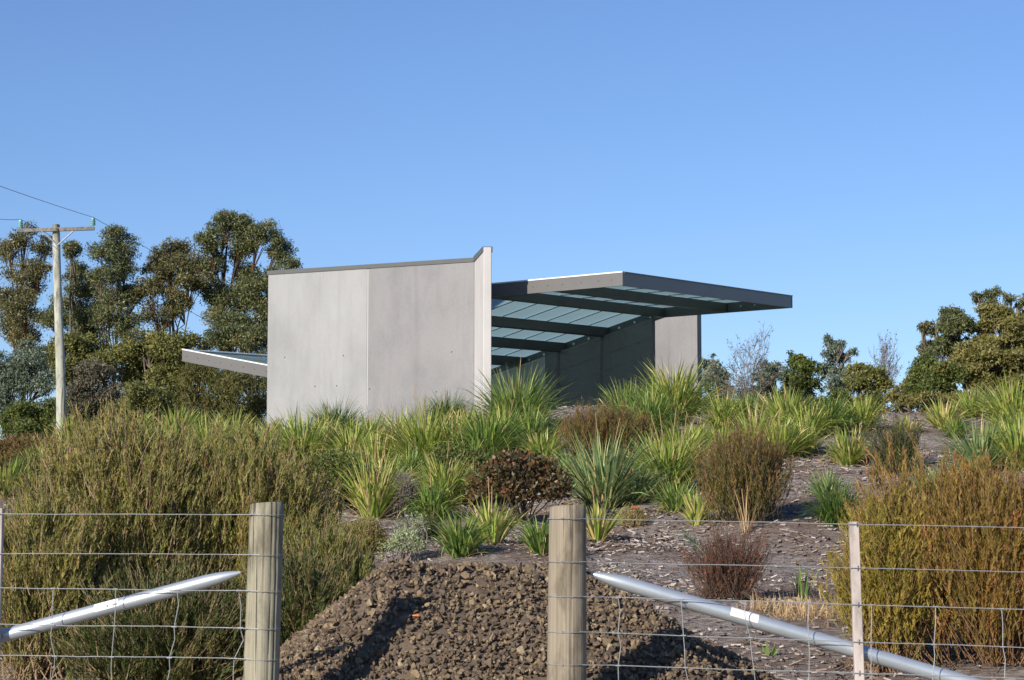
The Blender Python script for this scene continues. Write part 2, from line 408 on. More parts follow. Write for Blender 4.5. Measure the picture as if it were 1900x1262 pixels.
# ------------------------------------------------------------------ ground
xs = np.unique(np.concatenate([np.linspace(-900, -60, 12), np.linspace(-60, -9, 18), np.linspace(-9, 9, 91), np.linspace(9, 60, 18), np.linspace(60, 900, 12)]))
ys = np.unique(np.concatenate([np.linspace(-400, -10, 10), np.linspace(-10, 9, 24), np.linspace(9, 44, 160), np.linspace(44, 130, 30), np.linspace(130, 1800, 14)]))
X, Y = np.meshgrid(xs, ys)
Z = ground(X, Y)
idx = np.arange(X.size).reshape(X.shape)
gm = MB().add(np.stack([X, Y, Z], -1).reshape(-1, 3), np.stack([idx[:-1, :-1], idx[:-1, 1:], idx[1:, 1:], idx[1:, :-1]], -1).reshape(-1, 4))
g = gm.build('ground', M['ground'], smooth=True); g['kind'] = 'structure'

# wood chips lying on the planted bank
def chips(n, ylo, yhi, size):
    y = ylo + (yhi - ylo) * rng.random(n)
    x = (rng.random(n) * 2 - 1) * (0.27 * y + 0.6)
    dr_ = np.sin(1.9 * x + 0.8 * np.sin(1.3 * y)) + np.sin(1.5 * y - 0.9 * x + 1.0) + 0.7 * np.sin(4.1 * x + 2.2 * y)
    ok_ = dr_ + rng.normal(0, 0.9, n) > -0.9; x, y = x[ok_], y[ok_]; n = len(x)
    z = ground(x, y)
    a = rng.random(n) * 6.283; L = size * (0.5 + 1.2 * rng.random(n) ** 2); W = L * (0.16 + 0.3 * rng.random(n)); H = 0.004 + 0.008 * rng.random(n)
    dx = np.stack([np.cos(a), np.sin(a), (rng.random(n) - 0.4) * 0.7], -1) * L[:, None] / 2
    dy = np.stack([-np.sin(a), np.cos(a), (rng.random(n) - 0.5) * 0.5], -1) * W[:, None] / 2
    c = np.stack([x, y, z + 0.012], -1)
    up = np.array([0, 0, 1.0]) * H[:, None]
    V = np.stack([c - dx - dy, c + dx - dy * 0.6, c + dx * 0.9 + dy, c - dx * 0.8 + dy, c - dx - dy + up, c + dx - dy * 0.6 + up, c + dx * 0.9 + dy + up, c - dx * 0.8 + dy + up], 1)
    F = (np.arange(n)[:, None, None] * 8 + HEXF[None, [1, 2, 4]]).reshape(-1, 4)
    col = np.repeat(np.stack([rng.random(n) ** 1.2, rng.random(n), rng.random(n)], -1), 8, 0)
    return V.reshape(-1, 3), F, col
mb = MB()
mb.add(*chips(15000, 12.3, 22, 0.05)); mb.add(*chips(15000, 20, 30, 0.065)); mb.add(*chips(7000, 28, 36.5, 0.085))
ch = mb.build('wood_chip_mulch', M['chips']); tag(ch, 'loose grey brown wood chip mulch covering the planted bank', 'mulch', kind='stuff')

# ------------------------------------------------------------------ gravel heap
def pile_z(x, y):
    dx = np.maximum(np.maximum((-0.60 - x) * 1.3, x - 0.38), 0); dy = np.maximum(np.maximum(11.78 - y, y - 12.7), 0)
    d = np.sqrt(dx * dx + dy * dy)
    z = EYE - 0.065 - 0.60 * np.maximum(d - 0.05, 0)
    return z + 0.035 * np.sin(2.3 * x + 0.6 * y) * np.sin(2.9 * y + 1.1) + 0.03 * np.sin(4.1 * x + 1) * np.sin(3.7 * y) + 0.02 * np.sin(9 * x + 5 * y) - 0.05 * np.clip((x - 0.1) / 0.3, 0, 1)
gx = np.linspace(-2.6, 2.5, 90); gy = np.linspace(10.0, 14.6, 80)
X, Y = np.meshgrid(gx, gy); Z = np.maximum(pile_z(X, Y) - 0.02, ground(X, Y) - 0.06)
idx = np.arange(X.size).reshape(X.shape)
mb = MB().add(np.stack([X, Y, Z], -1).reshape(-1, 3), np.stack([idx[:-1, :-1], idx[:-1, 1:], idx[1:, 1:], idx[1:, :-1]], -1).reshape(-1, 4), np.tile([0.3, 0.5, 0.5], (X.size, 1)))
rocks = []
for k in range(14):
    bm = bmesh.new()
    q = nrm(rng.normal(size=(10, 3))) * (0.75 + 0.35 * rng.random((10, 1))) * np.array([1.0, 0.8, 0.62])
    for v in q: bm.verts.new(v)
    r_ = bmesh.ops.convex_hull(bm, input=bm.verts)
    bmesh.ops.delete(bm, geom=[e for e in r_['geom_interior'] if isinstance(e, bmesh.types.BMVert)], context='VERTS')
    bmesh.ops.triangulate(bm, faces=bm.faces)
    bm.verts.index_update()
    rocks.append((np.array([v.co[:] for v in bm.verts]), np.array([[v.index for v in f.verts] for f in bm.faces])))
    bm.free()
def rotmats(n):
    q = nrm(rng.normal(size=(n, 4))); a, b, c_, d = q.T
    return np.stack([1 - 2 * (c_ * c_ + d * d), 2 * (b * c_ - a * d), 2 * (b * d + a * c_), 2 * (b * c_ + a * d), 1 - 2 * (b * b + d * d), 2 * (c_ * d - a * b),
                     2 * (b * d - a * c_), 2 * (c_ * d + a * b), 1 - 2 * (b * b + c_ * c_)], -1).reshape(n, 3, 3)
def scatter_rocks(mb, pts, size):
    n = len(pts); which = rng.integers(0, len(rocks), n); Rm = rotmats(n)
    for k, (rv, rf) in enumerate(rocks):
        s_ = np.where(which == k)[0]
        if not len(s_): continue
        V = np.einsum('nij,vj->nvi', Rm[s_], rv) * size[s_][:, None, None] + pts[s_][:, None]
        F = (np.arange(len(s_))[:, None, None] * len(rv) + rf[None]).reshape(-1, 3)
        col = np.repeat(np.stack([rng.random(len(s_)), rng.random(len(s_)), rng.random(len(s_))], -1), len(rv), 0)
        mb.add(V.reshape(-1, 3), F, col)
n = 21000
x = rng.uniform(-1.95, 1.95, n); y = rng.uniform(10.15, 12.4, n)
z = pile_z(x, y); ok = z > ground(x, y) - 0.02
x, y, z = x[ok], y[ok], z[ok]
size = 0.009 + 0.0145 * rng.random(len(x)) ** 1.3 + 0.022 * rng.random(len(x)) ** 14
sx2 = np.concatenate([rng.uniform(0.9, 2.3, 500), rng.uniform(-2.2, 1.9, 500)]); sy2 = np.concatenate([rng.uniform(10.9, 13.2, 500), rng.uniform(10.0, 10.9, 500)])
scatter_rocks(mb, np.stack([sx2, sy2, np.maximum(ground(sx2, sy2), pile_z(sx2, sy2)) + 0.008], -1), 0.006 + 0.02 * rng.random(1000) ** 2)
scatter_rocks(mb, np.stack([x, y, z + size * 0.25 + rng.normal(0, 0.006, len(x))], -1), size)
gr = mb.build('gravel_heap', M['rock'])
tag(gr, 'heap of crushed brown rock in the gap between the two fence posts', 'gravel', kind='stuff')
# a few pale pebbles beside the heap
mb = MB()
q = np.array([spot(1150 + rng.normal(0, 40), 1062 + rng.normal(0, 9)) for _ in range(40)])
scatter_rocks(mb, q, 0.012 + 0.012 * rng.random(40))
o = mb.build('pale_pebbles', plain('pale_pebble', (0.5, 0.43, 0.28), 0.8, 0, 0.3, 40))
tag(o, 'scatter of pale yellow pebbles on the mulch behind the galvanised brace', 'pebbles', kind='stuff')

# ------------------------------------------------------------------ concrete shelter
FH = np.array([-0.811, 0.585]); PH = np.array([0.585, 0.811]); O2 = np.array([2.12, 41.0]); UD = 6.79
S1, S2, S3 = 3.25, 8.95, 11.68
def zroof(s, u):
    z = np.where(s < S1, 5.40, np.where(s < S2, 5.40 - 0.238 * (s - S1), 4.043 + 0.19 * (s - S2)))
    return z + 0.0295 * u + EYE
def rp(s, u, dz):
    xy = O2 + FH * s + PH * u
    return np.array([xy[0], xy[1], float(zroof(np.float64(s), u)) + dz])
def rbox(mb, s0, s1, u0, u1, d0, d1):
    e = 1e-4
    return hexa(mb, [rp(s0 + e, u0, d0), rp(s0 + e, u1, d0), rp(s1 - e, u1, d0), rp(s1 - e, u0, d0),
                     rp(s0 + e, u0, d1), rp(s0 + e, u1, d1), rp(s1 - e, u1, d1), rp(s1 - e, u0, d1)])
base = np.array([-2.0, 45.0, ground(-2.0, 45.0)])
sh = thing('concrete_shelter', base, 'grey concrete panel shelter with a folded glass canopy roof behind the planted bank', 'building')

def wall(name, mat, a, b, thick, zb, za, zb2, parent=sh):
    """a, b: plan points of the front face, left to right; zb bottom; za / zb2 top at a and b"""
    a = np.array(a); b = np.array(b); d = (b - a) / np.linalg.norm(b - a); nn = np.array([-d[1], d[0]])
    mb = MB()
    prism(mb, [a, b, b + nn * thick, a + nn * thick], zb, [za, zb2, zb2, za])
    o = mb.build(name, mat, parent)
    bv = o.modifiers.new('b', 'BEVEL'); bv.width = 0.012; bv.segments = 1
    return o
WR = np.array([-0.752, 42.7]); WL = np.array([-5.24, 45.93])
wd = (WL - WR) / np.linalg.norm(WL - WR); WLEN = np.linalg.norm(WL - WR)
zR, zL = 5.895 + EYE, 6.055 + EYE
GB = 1.9 + EYE
def wallpx(px):   # distance along the wall from its right end for a pixel column
    k = (px - 950) / FPX * 1.0035
    return (k * WR[1] - WR[0]) / (wd[0] - k * wd[1])
sj = wallpx(681)
ztop = lambda s: zR + (zL - zR) * s / WLEN
p1 = wall('wall_panel', M['conc_a'], WL, WR + wd * (sj + 0.012), 0.18, GB, ztop(WLEN), ztop(sj + 0.012))
p1['label'] = 'paler left concrete wall panel'
p2 = wall('wall_panel', M['conc_b'], WR + wd * (sj - 0.012), WR, 0.18, GB, ztop(sj - 0.012), ztop(0))
p2['label'] = 'darker mauve grey concrete wall panel'
mb = MB(); a = WR + wd * (sj + 0.012); b = WR + wd * (sj - 0.012); nn = np.array([wd[1], -wd[0]]); nn = nn if nn[1] > 0 else -nn
prism(mb, [a + nn * 0.012, b + nn * 0.012, b + nn * 0.1, a + nn * 0.1], GB, ztop(sj) - 0.01); mb.build('joint_sealant', M['sealant'], sh)
# tie holes: dark discs proud of the wall, hole shade put into their colour
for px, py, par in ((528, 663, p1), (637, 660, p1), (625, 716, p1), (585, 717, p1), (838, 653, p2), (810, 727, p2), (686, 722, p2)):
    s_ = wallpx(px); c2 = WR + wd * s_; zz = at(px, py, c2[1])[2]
    mb = MB(); tube1(mb, [(*(c2 - nn * 0.004), zz), (*(c2 + nn * 0.02), zz)], 0.015, 10); mb.build('tie_hole_shade', M['dark_spot'], par)
# blade wall that stands out towards the fence
BN = np.array([-0.548, 41.28]); BE = np.array([-0.395, 41.30])
mb = MB()
bk = WR + np.array([0.16, 0.12])
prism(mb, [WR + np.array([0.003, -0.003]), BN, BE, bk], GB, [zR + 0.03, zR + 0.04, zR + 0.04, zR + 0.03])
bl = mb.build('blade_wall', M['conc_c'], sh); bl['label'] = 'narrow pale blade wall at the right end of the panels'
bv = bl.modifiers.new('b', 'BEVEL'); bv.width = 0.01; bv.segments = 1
# cap flashings
mb = MB(); a, b = WL + wd * 0.015, WR
prism(mb, [a - nn * 0.02, b - nn * 0.02, b + nn * 0.20, a + nn * 0.20], [ztop(WLEN) - 0.055, zR - 0.055, zR - 0.055, ztop(WLEN) - 0.055], [ztop(WLEN) + 0.03, zR + 0.03, zR + 0.03, ztop(WLEN) + 0.03])
mb.build('cap_flashing', M['cap'], sh)
mb = MB(); e = np.array([-0.018, -0.003])
prism(mb, [WR + e + np.array([0, -0.03]), BN + e + (0, 0.01), BE + (0.022, 0.01), bk + (0.022, 0)], [zR - 0.05, zR - 0.045, zR - 0.045, zR - 0.05], [zR + 0.052] * 4)
mb.build('cap_flashing', M['cap'], sh)
# walls under the roof
def inner_wall(name, mat, s0, s1, u0, thick, drop, lab):
    mb = MB()
    a0, a1, b0, b1 = rp(s0, u0, -drop), rp(s1, u0, -drop), rp(s0, u0 + thick, -drop), rp(s1, u0 + thick, -drop)
    if u0 > UD:
        for v in (a0, a1, b0, b1): v[2] = 6.35 + EYE
    def low(v): return np.array([v[0], v[1], GB])
    hexa(mb, [low(a1), low(a0), low(b0), low(b1), a1, a0, b0, b1])
    o = mb.build(name, mat, sh); o['label'] = lab; return o
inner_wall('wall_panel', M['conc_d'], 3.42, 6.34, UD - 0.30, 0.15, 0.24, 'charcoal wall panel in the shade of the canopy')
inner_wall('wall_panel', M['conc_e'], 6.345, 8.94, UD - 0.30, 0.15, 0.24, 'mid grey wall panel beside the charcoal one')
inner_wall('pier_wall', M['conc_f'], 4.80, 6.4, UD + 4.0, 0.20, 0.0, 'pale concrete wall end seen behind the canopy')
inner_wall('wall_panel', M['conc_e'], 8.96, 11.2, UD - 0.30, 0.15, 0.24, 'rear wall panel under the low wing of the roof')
# roof
mb = MB(); rbox(mb, 0.0, S1, UD - 0.06, UD, -0.25, 0); rbox(mb, S1, S2, UD - 0.06, UD, -0.25, 0); rbox(mb, S2, S3, UD - 0.06, UD, -0.25, 0)
rf = mb.build('roof_frame', M['steel_dark'], sh); rf['label'] = 'dark steel roof frame carrying the glass canopy'
for s0, s1 in ((0, S1), (S1, S2), (S2, S3)):
    mb = MB(); rbox(mb, s0, s1, 0, 0.05, -0.25, 0); mb.build('front_fascia', M['paint'], rf)
    mb = MB(); rbox(mb, s0, s1, -0.012, 0.07, 0.002, 0.028); mb.build('edge_trim', M['white_trim'], rf)
mb = MB(); rbox(mb, 0.0, 0.05, 0.052, UD - 0.062, -0.25, 0); mb.build('side_fascia', M['paint'], rf)
mb = MB(); rbox(mb, -0.012, 0.07, 0.072, UD, 0.002, 0.024); mb.build('edge_trim', M['cap'], rf)
mb = MB(); rbox(mb, S3 - 0.05, S3, 0.052, UD - 0.062, -0.25, 0); mb.build('side_fascia', M['paint'], rf)
mb = MB(); rbox(mb, S3 - 0.07, S3 + 0.012, 0.072, UD, 0.002, 0.024); mb.build('edge_trim', M['white_trim'], rf)
PUR = [1.62, S1, 4.75, 5.95, 7.1, 8.2, S2, 10.3]
for s_ in PUR:
    mb = MB(); rbox(mb, s_ - 0.045, s_ + 0.045 if s_ not in (S1, S2) else s_ + 0.04, 0.055, UD - 0.065, -0.25, -0.045); mb.build('purlin', M['steel_dark'], rf)
nb = 8
us = np.linspace(0.06, UD - 0.07, nb + 1)
edges = [0.06] + PUR + [S3 - 0.06]
for i in range(len(edges) - 1):
    for j in range(nb):
        mb = MB(); rbox(mb, edges[i] + 0.004, edges[i + 1] - 0.004, us[j] + 0.005, us[j + 1] - 0.005, -0.032, -0.02); mb.build('glass_panel', M['glass'], rf)
    for j in range(1, nb):
        mb = MB(); rbox(mb, edges[i] + 0.05, edges[i + 1] - 0.05, us[j] - 0.008, us[j] + 0.008, -0.048, -0.034); mb.build('glazing_bar', M['steel_dark'], rf)
def bolt(s, u, dz, axis, r=0.016, h=0.012, mat='bolt'):
    p0 = rp(s, u, dz); a = np.array([*(axis * h), 0]); mb = MB(); tube1(mb, [p0, p0 + a], r, 8); mb.build('bolt', M[mat], rf)
for s_ in (0.25, 0.55, 0.95, 1.4, 1.75, 2.1, 2.45): bolt(s_, 0, -0.125, -PH, 0.010, 0.008, 'dark_spot')
for s_ in np.linspace(S2 + 0.2, S3 - 0.15, 8): bolt(s_, 0, -0.125, -PH, 0.011, 0.008, 'dark_spot')
for s_ in (0.5, 0.9, 1.25, 1.95, 2.25): bolt(s_, UD - 0.06, -0.13, -PH)
for s_ in np.arange(3.6, 8.8, 0.42): bolt(s_, UD - 0.06, -0.13, -PH, 0.03)

# ------------------------------------------------------------------ power pole
D = 62.0
pb = at(115, 800, D); pb[2] = ground(pb[0], pb[1])
tp = at(106, 417, D)
pole = thing('power_pole', pb, 'weathered timber power pole with a crossarm and two glass insulators', 'power pole')
mb = MB(); ks = np.linspace(0, 1, 14)
pts = pb + (tp - pb) * ks[:, None]; pts[:, 0] += 0.03 * np.sin(ks * 5); pts[0, 2] -= 0.3
tube1(mb, pts, 0.155 - 0.05 * ks, 14); mb.build('pole_shaft', M['pole'], pole, smooth=True)
ca, cb = at(35, 428, D - 0.16), at(175, 424, D - 0.16)
mb = MB(); dv = (cb - ca)
hexa(mb, [ca + (0, -.05, -.05), cb + (0, -.05, -.05), cb + (0, .05, -.05), ca + (0, .05, -.05), ca + (0, -.05, .05), cb + (0, -.05, .05), cb + (0, .05, .05), ca + (0, .05, .05)])
arm = mb.build('crossarm', M['arm'], pole)
mid = at(107, 455, D - 0.2)
for px in (77, 136):
    mb = MB(); tube1(mb, [at(px, 429, D - 0.22), mid], 0.022, 6); mb.build('crossarm_brace', M['galv'], pole)
mb = MB(); tube1(mb, [at(106, 425, D - 0.26), at(106, 425, D + 0.1)], 0.03, 8); mb.build('through_bolt', M['rust'], pole)
ins_top = []
for c_ in (ca + dv * 0.02, cb - dv * 0.02):
    mb = MB(); zz = np.array([0.05, 0.09, 0.10, 0.15, 0.155, 0.20, 0.205, 0.25, 0.255, 0.30, 0.33])
    rr = np.array([0.02, 0.02, 0.085, 0.05, 0.085, 0.045, 0.08, 0.045, 0.07, 0.04, 0.02])
    tube1(mb, np.stack([np.full(11, c_[0]), np.full(11, c_[1]), c_[2] + zz], -1), rr, 12)
    mb.build('insulator', M['insul'], pole, smooth=True); ins_top.append(c_ + (0, 0, 0.33))
wl = [('power_line', ins_top[0], at(0, 397, 56), 'lower left overhead power line running to the pole insulator'), ('power_line', ins_top[1], at(0, 335, 52), 'upper overhead power line running to the right insulator of the pole')]
for nm, a, b, lab in wl:
    far = a + (b - a) * 3.2
    k = np.linspace(0, 1, 40)[:, None]
    P_ = a + (far - a) * k; P_[:, 2] -= 4 * 0.16 * (k * (1 - k))[:, 0]
    back = a + np.array([5.5, 12.0, -2.6])
    P2 = back + (a - back) * np.linspace(0, 1, 10)[:-1, None]
    mb = MB(); tube1(mb, np.vstack([P2, P_]), 0.0075, 5); o = mb.build(nm, M['line']); tag(o, lab, 'wire', 'overhead power lines')

# ------------------------------------------------------------------ plants: generators
def blades(mb, c, n, L, W, spread, droop, base_r, segs=5, stiff=1.0, bias=0.0, lean=(0, 0)):
    phi = rng.random(n) * 2 * np.pi
    u = rng.random(n)
    th0 = spread * (0.05 + 0.95 * u ** 0.85) * (0.85 + 0.3 * rng.random(n))
    ln = L * (0.55 + 0.5 * rng.random(n))
    dr = droop * (0.3 + 1.1 * rng.random(n)) * (0.35 + 0.65 * u)
    s = np.linspace(0, 1, segs + 1)
    th = th0[:, None] + dr[:, None] * s[None] ** 1.7
    kk = np.where(rng.random(n) < 0.14, rng.uniform(0.5, 1.5, n), 0); kp = rng.uniform(0.35, 0.8, n)
    th = th + kk[:, None] * (s[None] > kp[:, None])
    step = (ln / segs)[:, None]
    hr = np.concatenate([np.zeros((n, 1)), np.cumsum(np.sin(th[:, :-1]) * step, 1)], 1)
    hz = np.concatenate([np.zeros((n, 1)), np.cumsum(np.cos(th[:, :-1]) * step, 1)], 1)
    br = base_r * np.sqrt(rng.random(n)); bphi = phi + rng.normal(0, 0.6, n)
    x = c[0] + br[:, None] * np.cos(bphi)[:, None] + hr * np.cos(phi)[:, None] + lean[0] * hz
    y = c[1] + br[:, None] * np.sin(bphi)[:, None] + hr * np.sin(phi)[:, None] + lean[1] * hz
    z = c[2] - 0.02 + hz
    Wd = W * (0.7 + 0.6 * rng.random(n))
    prof = np.array([0.75, 1.0, 1.0, 0.85, 0.55, 0.06]) if segs == 5 else np.interp(s, [0, .3, .7, 1], [.7, 1, .8, .05])
    tw = phi + np.pi / 2 + rng.normal(0, 0.5, n)
    wx, wy = np.cos(tw)[:, None] * Wd[:, None] * prof / 2, np.sin(tw)[:, None] * Wd[:, None] * prof / 2
    wz = rng.normal(0, 0.25, n)[:, None] * Wd[:, None] * prof / 2
    Lf = np.stack([x - wx, y - wy, z - wz], -1); Rt = np.stack([x + wx, y + wy, z + wz], -1)
    V = np.stack([Lf, Rt], 2)
    k = segs + 1
    idx = np.arange(n * k * 2).reshape(n, k, 2)
    F = np.stack([idx[:, :-1, 0], idx[:, :-1, 1], idx[:, 1:, 1], idx[:, 1:, 0]], -1).reshape(-1, 4)
    r1 = np.clip(rng.random(n) + bias, 0, 1); r2 = rng.random(n)
    col = np.stack([np.broadcast_to(r1[:, None, None], (n, k, 2)), np.broadcast_to(s[None, :, None], (n, k, 2)), np.broadcast_to(r2[:, None, None], (n, k, 2))], -1)
    mb.add(V.reshape(-1, 3), F, col.reshape(-1, 3))

def leaf_quads(mb, pos, L, W, hang=0.0, col=None, up=None, tri=False):
    """diamond leaves at pos, folded along the midrib"""
    n = len(pos)
    d = rng.normal(size=(n, 3)); d[:, 2] -= hang; d = nrm(d)
    if up is not None: d = nrm(d + up)
    s = nrm(np.cross(d, rng.normal(size=(n, 3))))
    l = (L * (0.6 + 0.8 * rng.random(n)))[:, None]; w_ = (W * (0.7 + 0.6 * rng.random(n)))[:, None]
    V = np.stack([pos, pos + d * l * 0.45 + s * w_ / 2, pos + d * l, pos + d * l * 0.45 - s * w_ / 2], 1)
    if col is None: col = rng.random(n)
    if tri:
        V = np.stack([pos - s * w_ * 0.62, pos + s * w_ * 0.62, pos + d * l], 1)
        mb.add(V.reshape(-1, 3), np.arange(n * 3).reshape(n, 3), np.repeat(np.stack([col, rng.random(n), rng.random(n)], -1), 3, 0)); return
    C = np.repeat(np.stack([col, rng.random(n), rng.random(n)], -1), 4, 0)
    mb.add(V.reshape(-1, 3), np.arange(n * 4).reshape(n, 4), C)

def lumps(dirs, k=9, amp=0.18):
    c = nrm(rng.normal(size=(k, 3))); a = rng.normal(0, 1, k)
    return 1 + amp * np.sum(a * np.exp(-((dirs[:, None] - c[None]) ** 2).sum(-1) / 0.22), 1)

def dome_points(n, c, rx, ry, h, inner=0.5, wide=0.35, amp=0.16, pw=0.5):
    """points in the outer part of a dome standing on c; also outward directions"""
    d = rng.normal(size=(n, 3)); d[:, 2] = np.abs(d[:, 2]) * 1.1 - 0.15; d = nrm(d)
    rad = (inner + (1 - inner) * rng.random(n) ** pw) * lumps(d, 14, amp)
    zc = c[2] + h * wide
    hz = np.where(d[:, 2] > 0, h * (1 - wide), h * wide)
    P = np.stack([c[0] + d[:, 0] * rx * rad, c[1] + d[:, 1] * ry * rad, zc + d[:, 2] * hz * rad], -1)
    return P, d

def sprigs(mb_leaf, mb_twig, P, dirs, L, nl, nlen, nwid, upb=1.0, twr=0.0022, twfrac=1.0, leafang=0.6, bias=None):
    nl = max(8, int(nl * 0.42)); nlen = nlen * 1.45; nwid = nwid * 1.75
    """upright shoots ending at P: a thin twig with needle leaves along it"""
    n = len(P)
    d = nrm(dirs * np.array([1, 1, 0.6]) + np.array([0, 0, upb]) + rng.normal(0, 0.22, (n, 3)))
    ln = L * (0.6 + 0.8 * rng.random(n))
    start = P - d * ln[:, None]
    m_ = rng.random(n) < twfrac
    mid_ = start + d * ln[:, None] * 0.5 + rng.normal(0, 0.008, (n, 3))
    if mb_twig is not None:
        tubes(mb_twig, np.stack([start, mid_, P], 1)[m_], np.broadcast_to([twr * 1.4, twr, twr * 0.4], (int(m_.sum()), 3)), 3)
    s = 0.12 + 0.88 * rng.random((n, nl))
    B = np.where(s[..., None] < .5, start[:, None] + (mid_ - start)[:, None] * (s[..., None] * 2), mid_[:, None] + (P - mid_)[:, None] * (s[..., None] * 2 - 1))
    rd = nrm(rng.normal(size=(n, nl, 3))); rd = nrm(rd - (rd * d[:, None]).sum(-1, keepdims=True) * d[:, None])
    dd = nrm(d[:, None] * (1.1 - leafang) + rd * leafang)
    l = nlen * (0.6 + 0.8 * rng.random((n, nl)))[..., None]
    side = nrm(np.cross(dd, rng.normal(size=(n, nl, 3)))) * nwid * 0.5
    V = np.stack([B - side, B + side, B + dd * l], 2).reshape(-1, 3)
    r1 = np.clip(rng.random((n, 1)) * 0.7 + 0.3 * rng.random((n, nl)), 0, 1)
    if bias is not None: r1 = np.clip(r1 + bias[:, None], 0, 1)
    C = np.stack([r1, s, np.broadcast_to(rng.random((n, 1)), (n, nl))], -1)
    C = np.repeat(C.reshape(-1, 3), 3, 0)
    mb_leaf.add(V, np.arange(len(V)).reshape(-1, 3), C)

def stems(mb, c, P, r0, r1, k=5, bend=0.12, jr=0.05, sides=5):
    n = len(P); s = np.linspace(0, 1, k)[None, :, None]
    B = np.array(c)[None] + np.concatenate([rng.normal(0, jr, (n, 2)), np.full((n, 1), -0.05)], 1)
    ln = np.linalg.norm(P - B, axis=1)[:, None, None]
    path = B[:, None] + (P - B)[:, None] * s
    path += rng.normal(0, 1, (n, 1, 3)) * bend * ln * np.sin(s * np.pi) + rng.normal(0, 0.015, (n, k, 3)) * ln * np.sin(s * np.pi)
    path[..., 2] += 0.10 * ln[..., 0] * np.sin(s[..., 0] * np.pi)
    tubes(mb, path, r0 + (r1 - r0) * s[..., 0], sides)

# ------------------------------------------------------------------ plants: strap leaved clumps
def px2m(p): return p[1] / FPX
def clump(px, py, h, wd_, kind, label, n=None, stalks=0, name=None):
    p = spot(px, py); m_ = px2m(p)
    H, Wm = h * 1.1 * m_, wd_ * 1.08 * m_
    mat, bw, spread, droop, nn_, nm, bias = {
        'A': ('strap_y', 0.022, 0.95, 1.4, 420, 'strap_leaf_clump', 0.06), 'B': ('strap_g', 0.018, 0.95, 1.55, 520, 'strap_leaf_clump', 0.0),
        'C': ('strap_b', 0.021, 0.95, 1.25, 330, 'strap_leaf_clump', 0.0), 'F': ('tussock', 0.010, 0.95, 1.8, 900, 'grass_tussock', 0.0),
        'Y': ('strap_y', 0.019, 0.85, 1.25, 290, 'strap_leaf_clump', 0.25), 'S': ('strap_g', 0.020, 0.7, 0.5, 30, 'strap_leaf_clump', 0.1),
        'D': ('straw', 0.007, 0.5, 0.6, 60, 'dry_grass_tuft', 0.0)}[kind]
    ratio = Wm / max(H, 0.01)
    spread = min(1.25, max(0.35, spread * (0.55 + 0.3 * ratio)))
    o = thing(name or nm, p, label, 'plant' if kind not in 'FD' else 'grass', {'F': 'fine grass tussocks', 'D': 'dry grass tufts'}.get(kind, 'strap leaved clumps on the bank'))
    mb = MB()
    cnt = int((n or nn_) * min(1.8, max(0.45, (H * Wm / 0.6) ** 0.5)))
    Lb = (H * 1.0 + 0.18 * Wm) * rng.uniform(0.92, 1.08); droop *= rng.uniform(0.75, 1.3)
    blades(mb, p, cnt, Lb, bw, spread, droop, 0.10 * Wm + 0.02, bias=bias)
    mb.build('foliage', M[mat], o, kind='stuff')
    if kind in 'ABCY':
        mb = MB(); blades(mb, p, max(6, cnt // 8), Lb * 0.75, bw * 0.8, 1.35, 1.2, 0.10 * Wm + 0.02); mb.build('dead_leaves', M['straw'], o, kind='stuff')
    for k in range(stalks):
        mb = MB(); a = rng.normal(0, 0.16, 2); q = np.array([p + (0, 0, 0), p + (a[0] * H * .4, a[1] * H * .4, H * 0.65), p + (a[0] * H, a[1] * H, H * (1.15 + 0.25 * rng.random()))])
        tube1(mb, q, [0.006, 0.005, 0.003], 4); mb.build('flower_stalk', M['straw'], o)
    return o

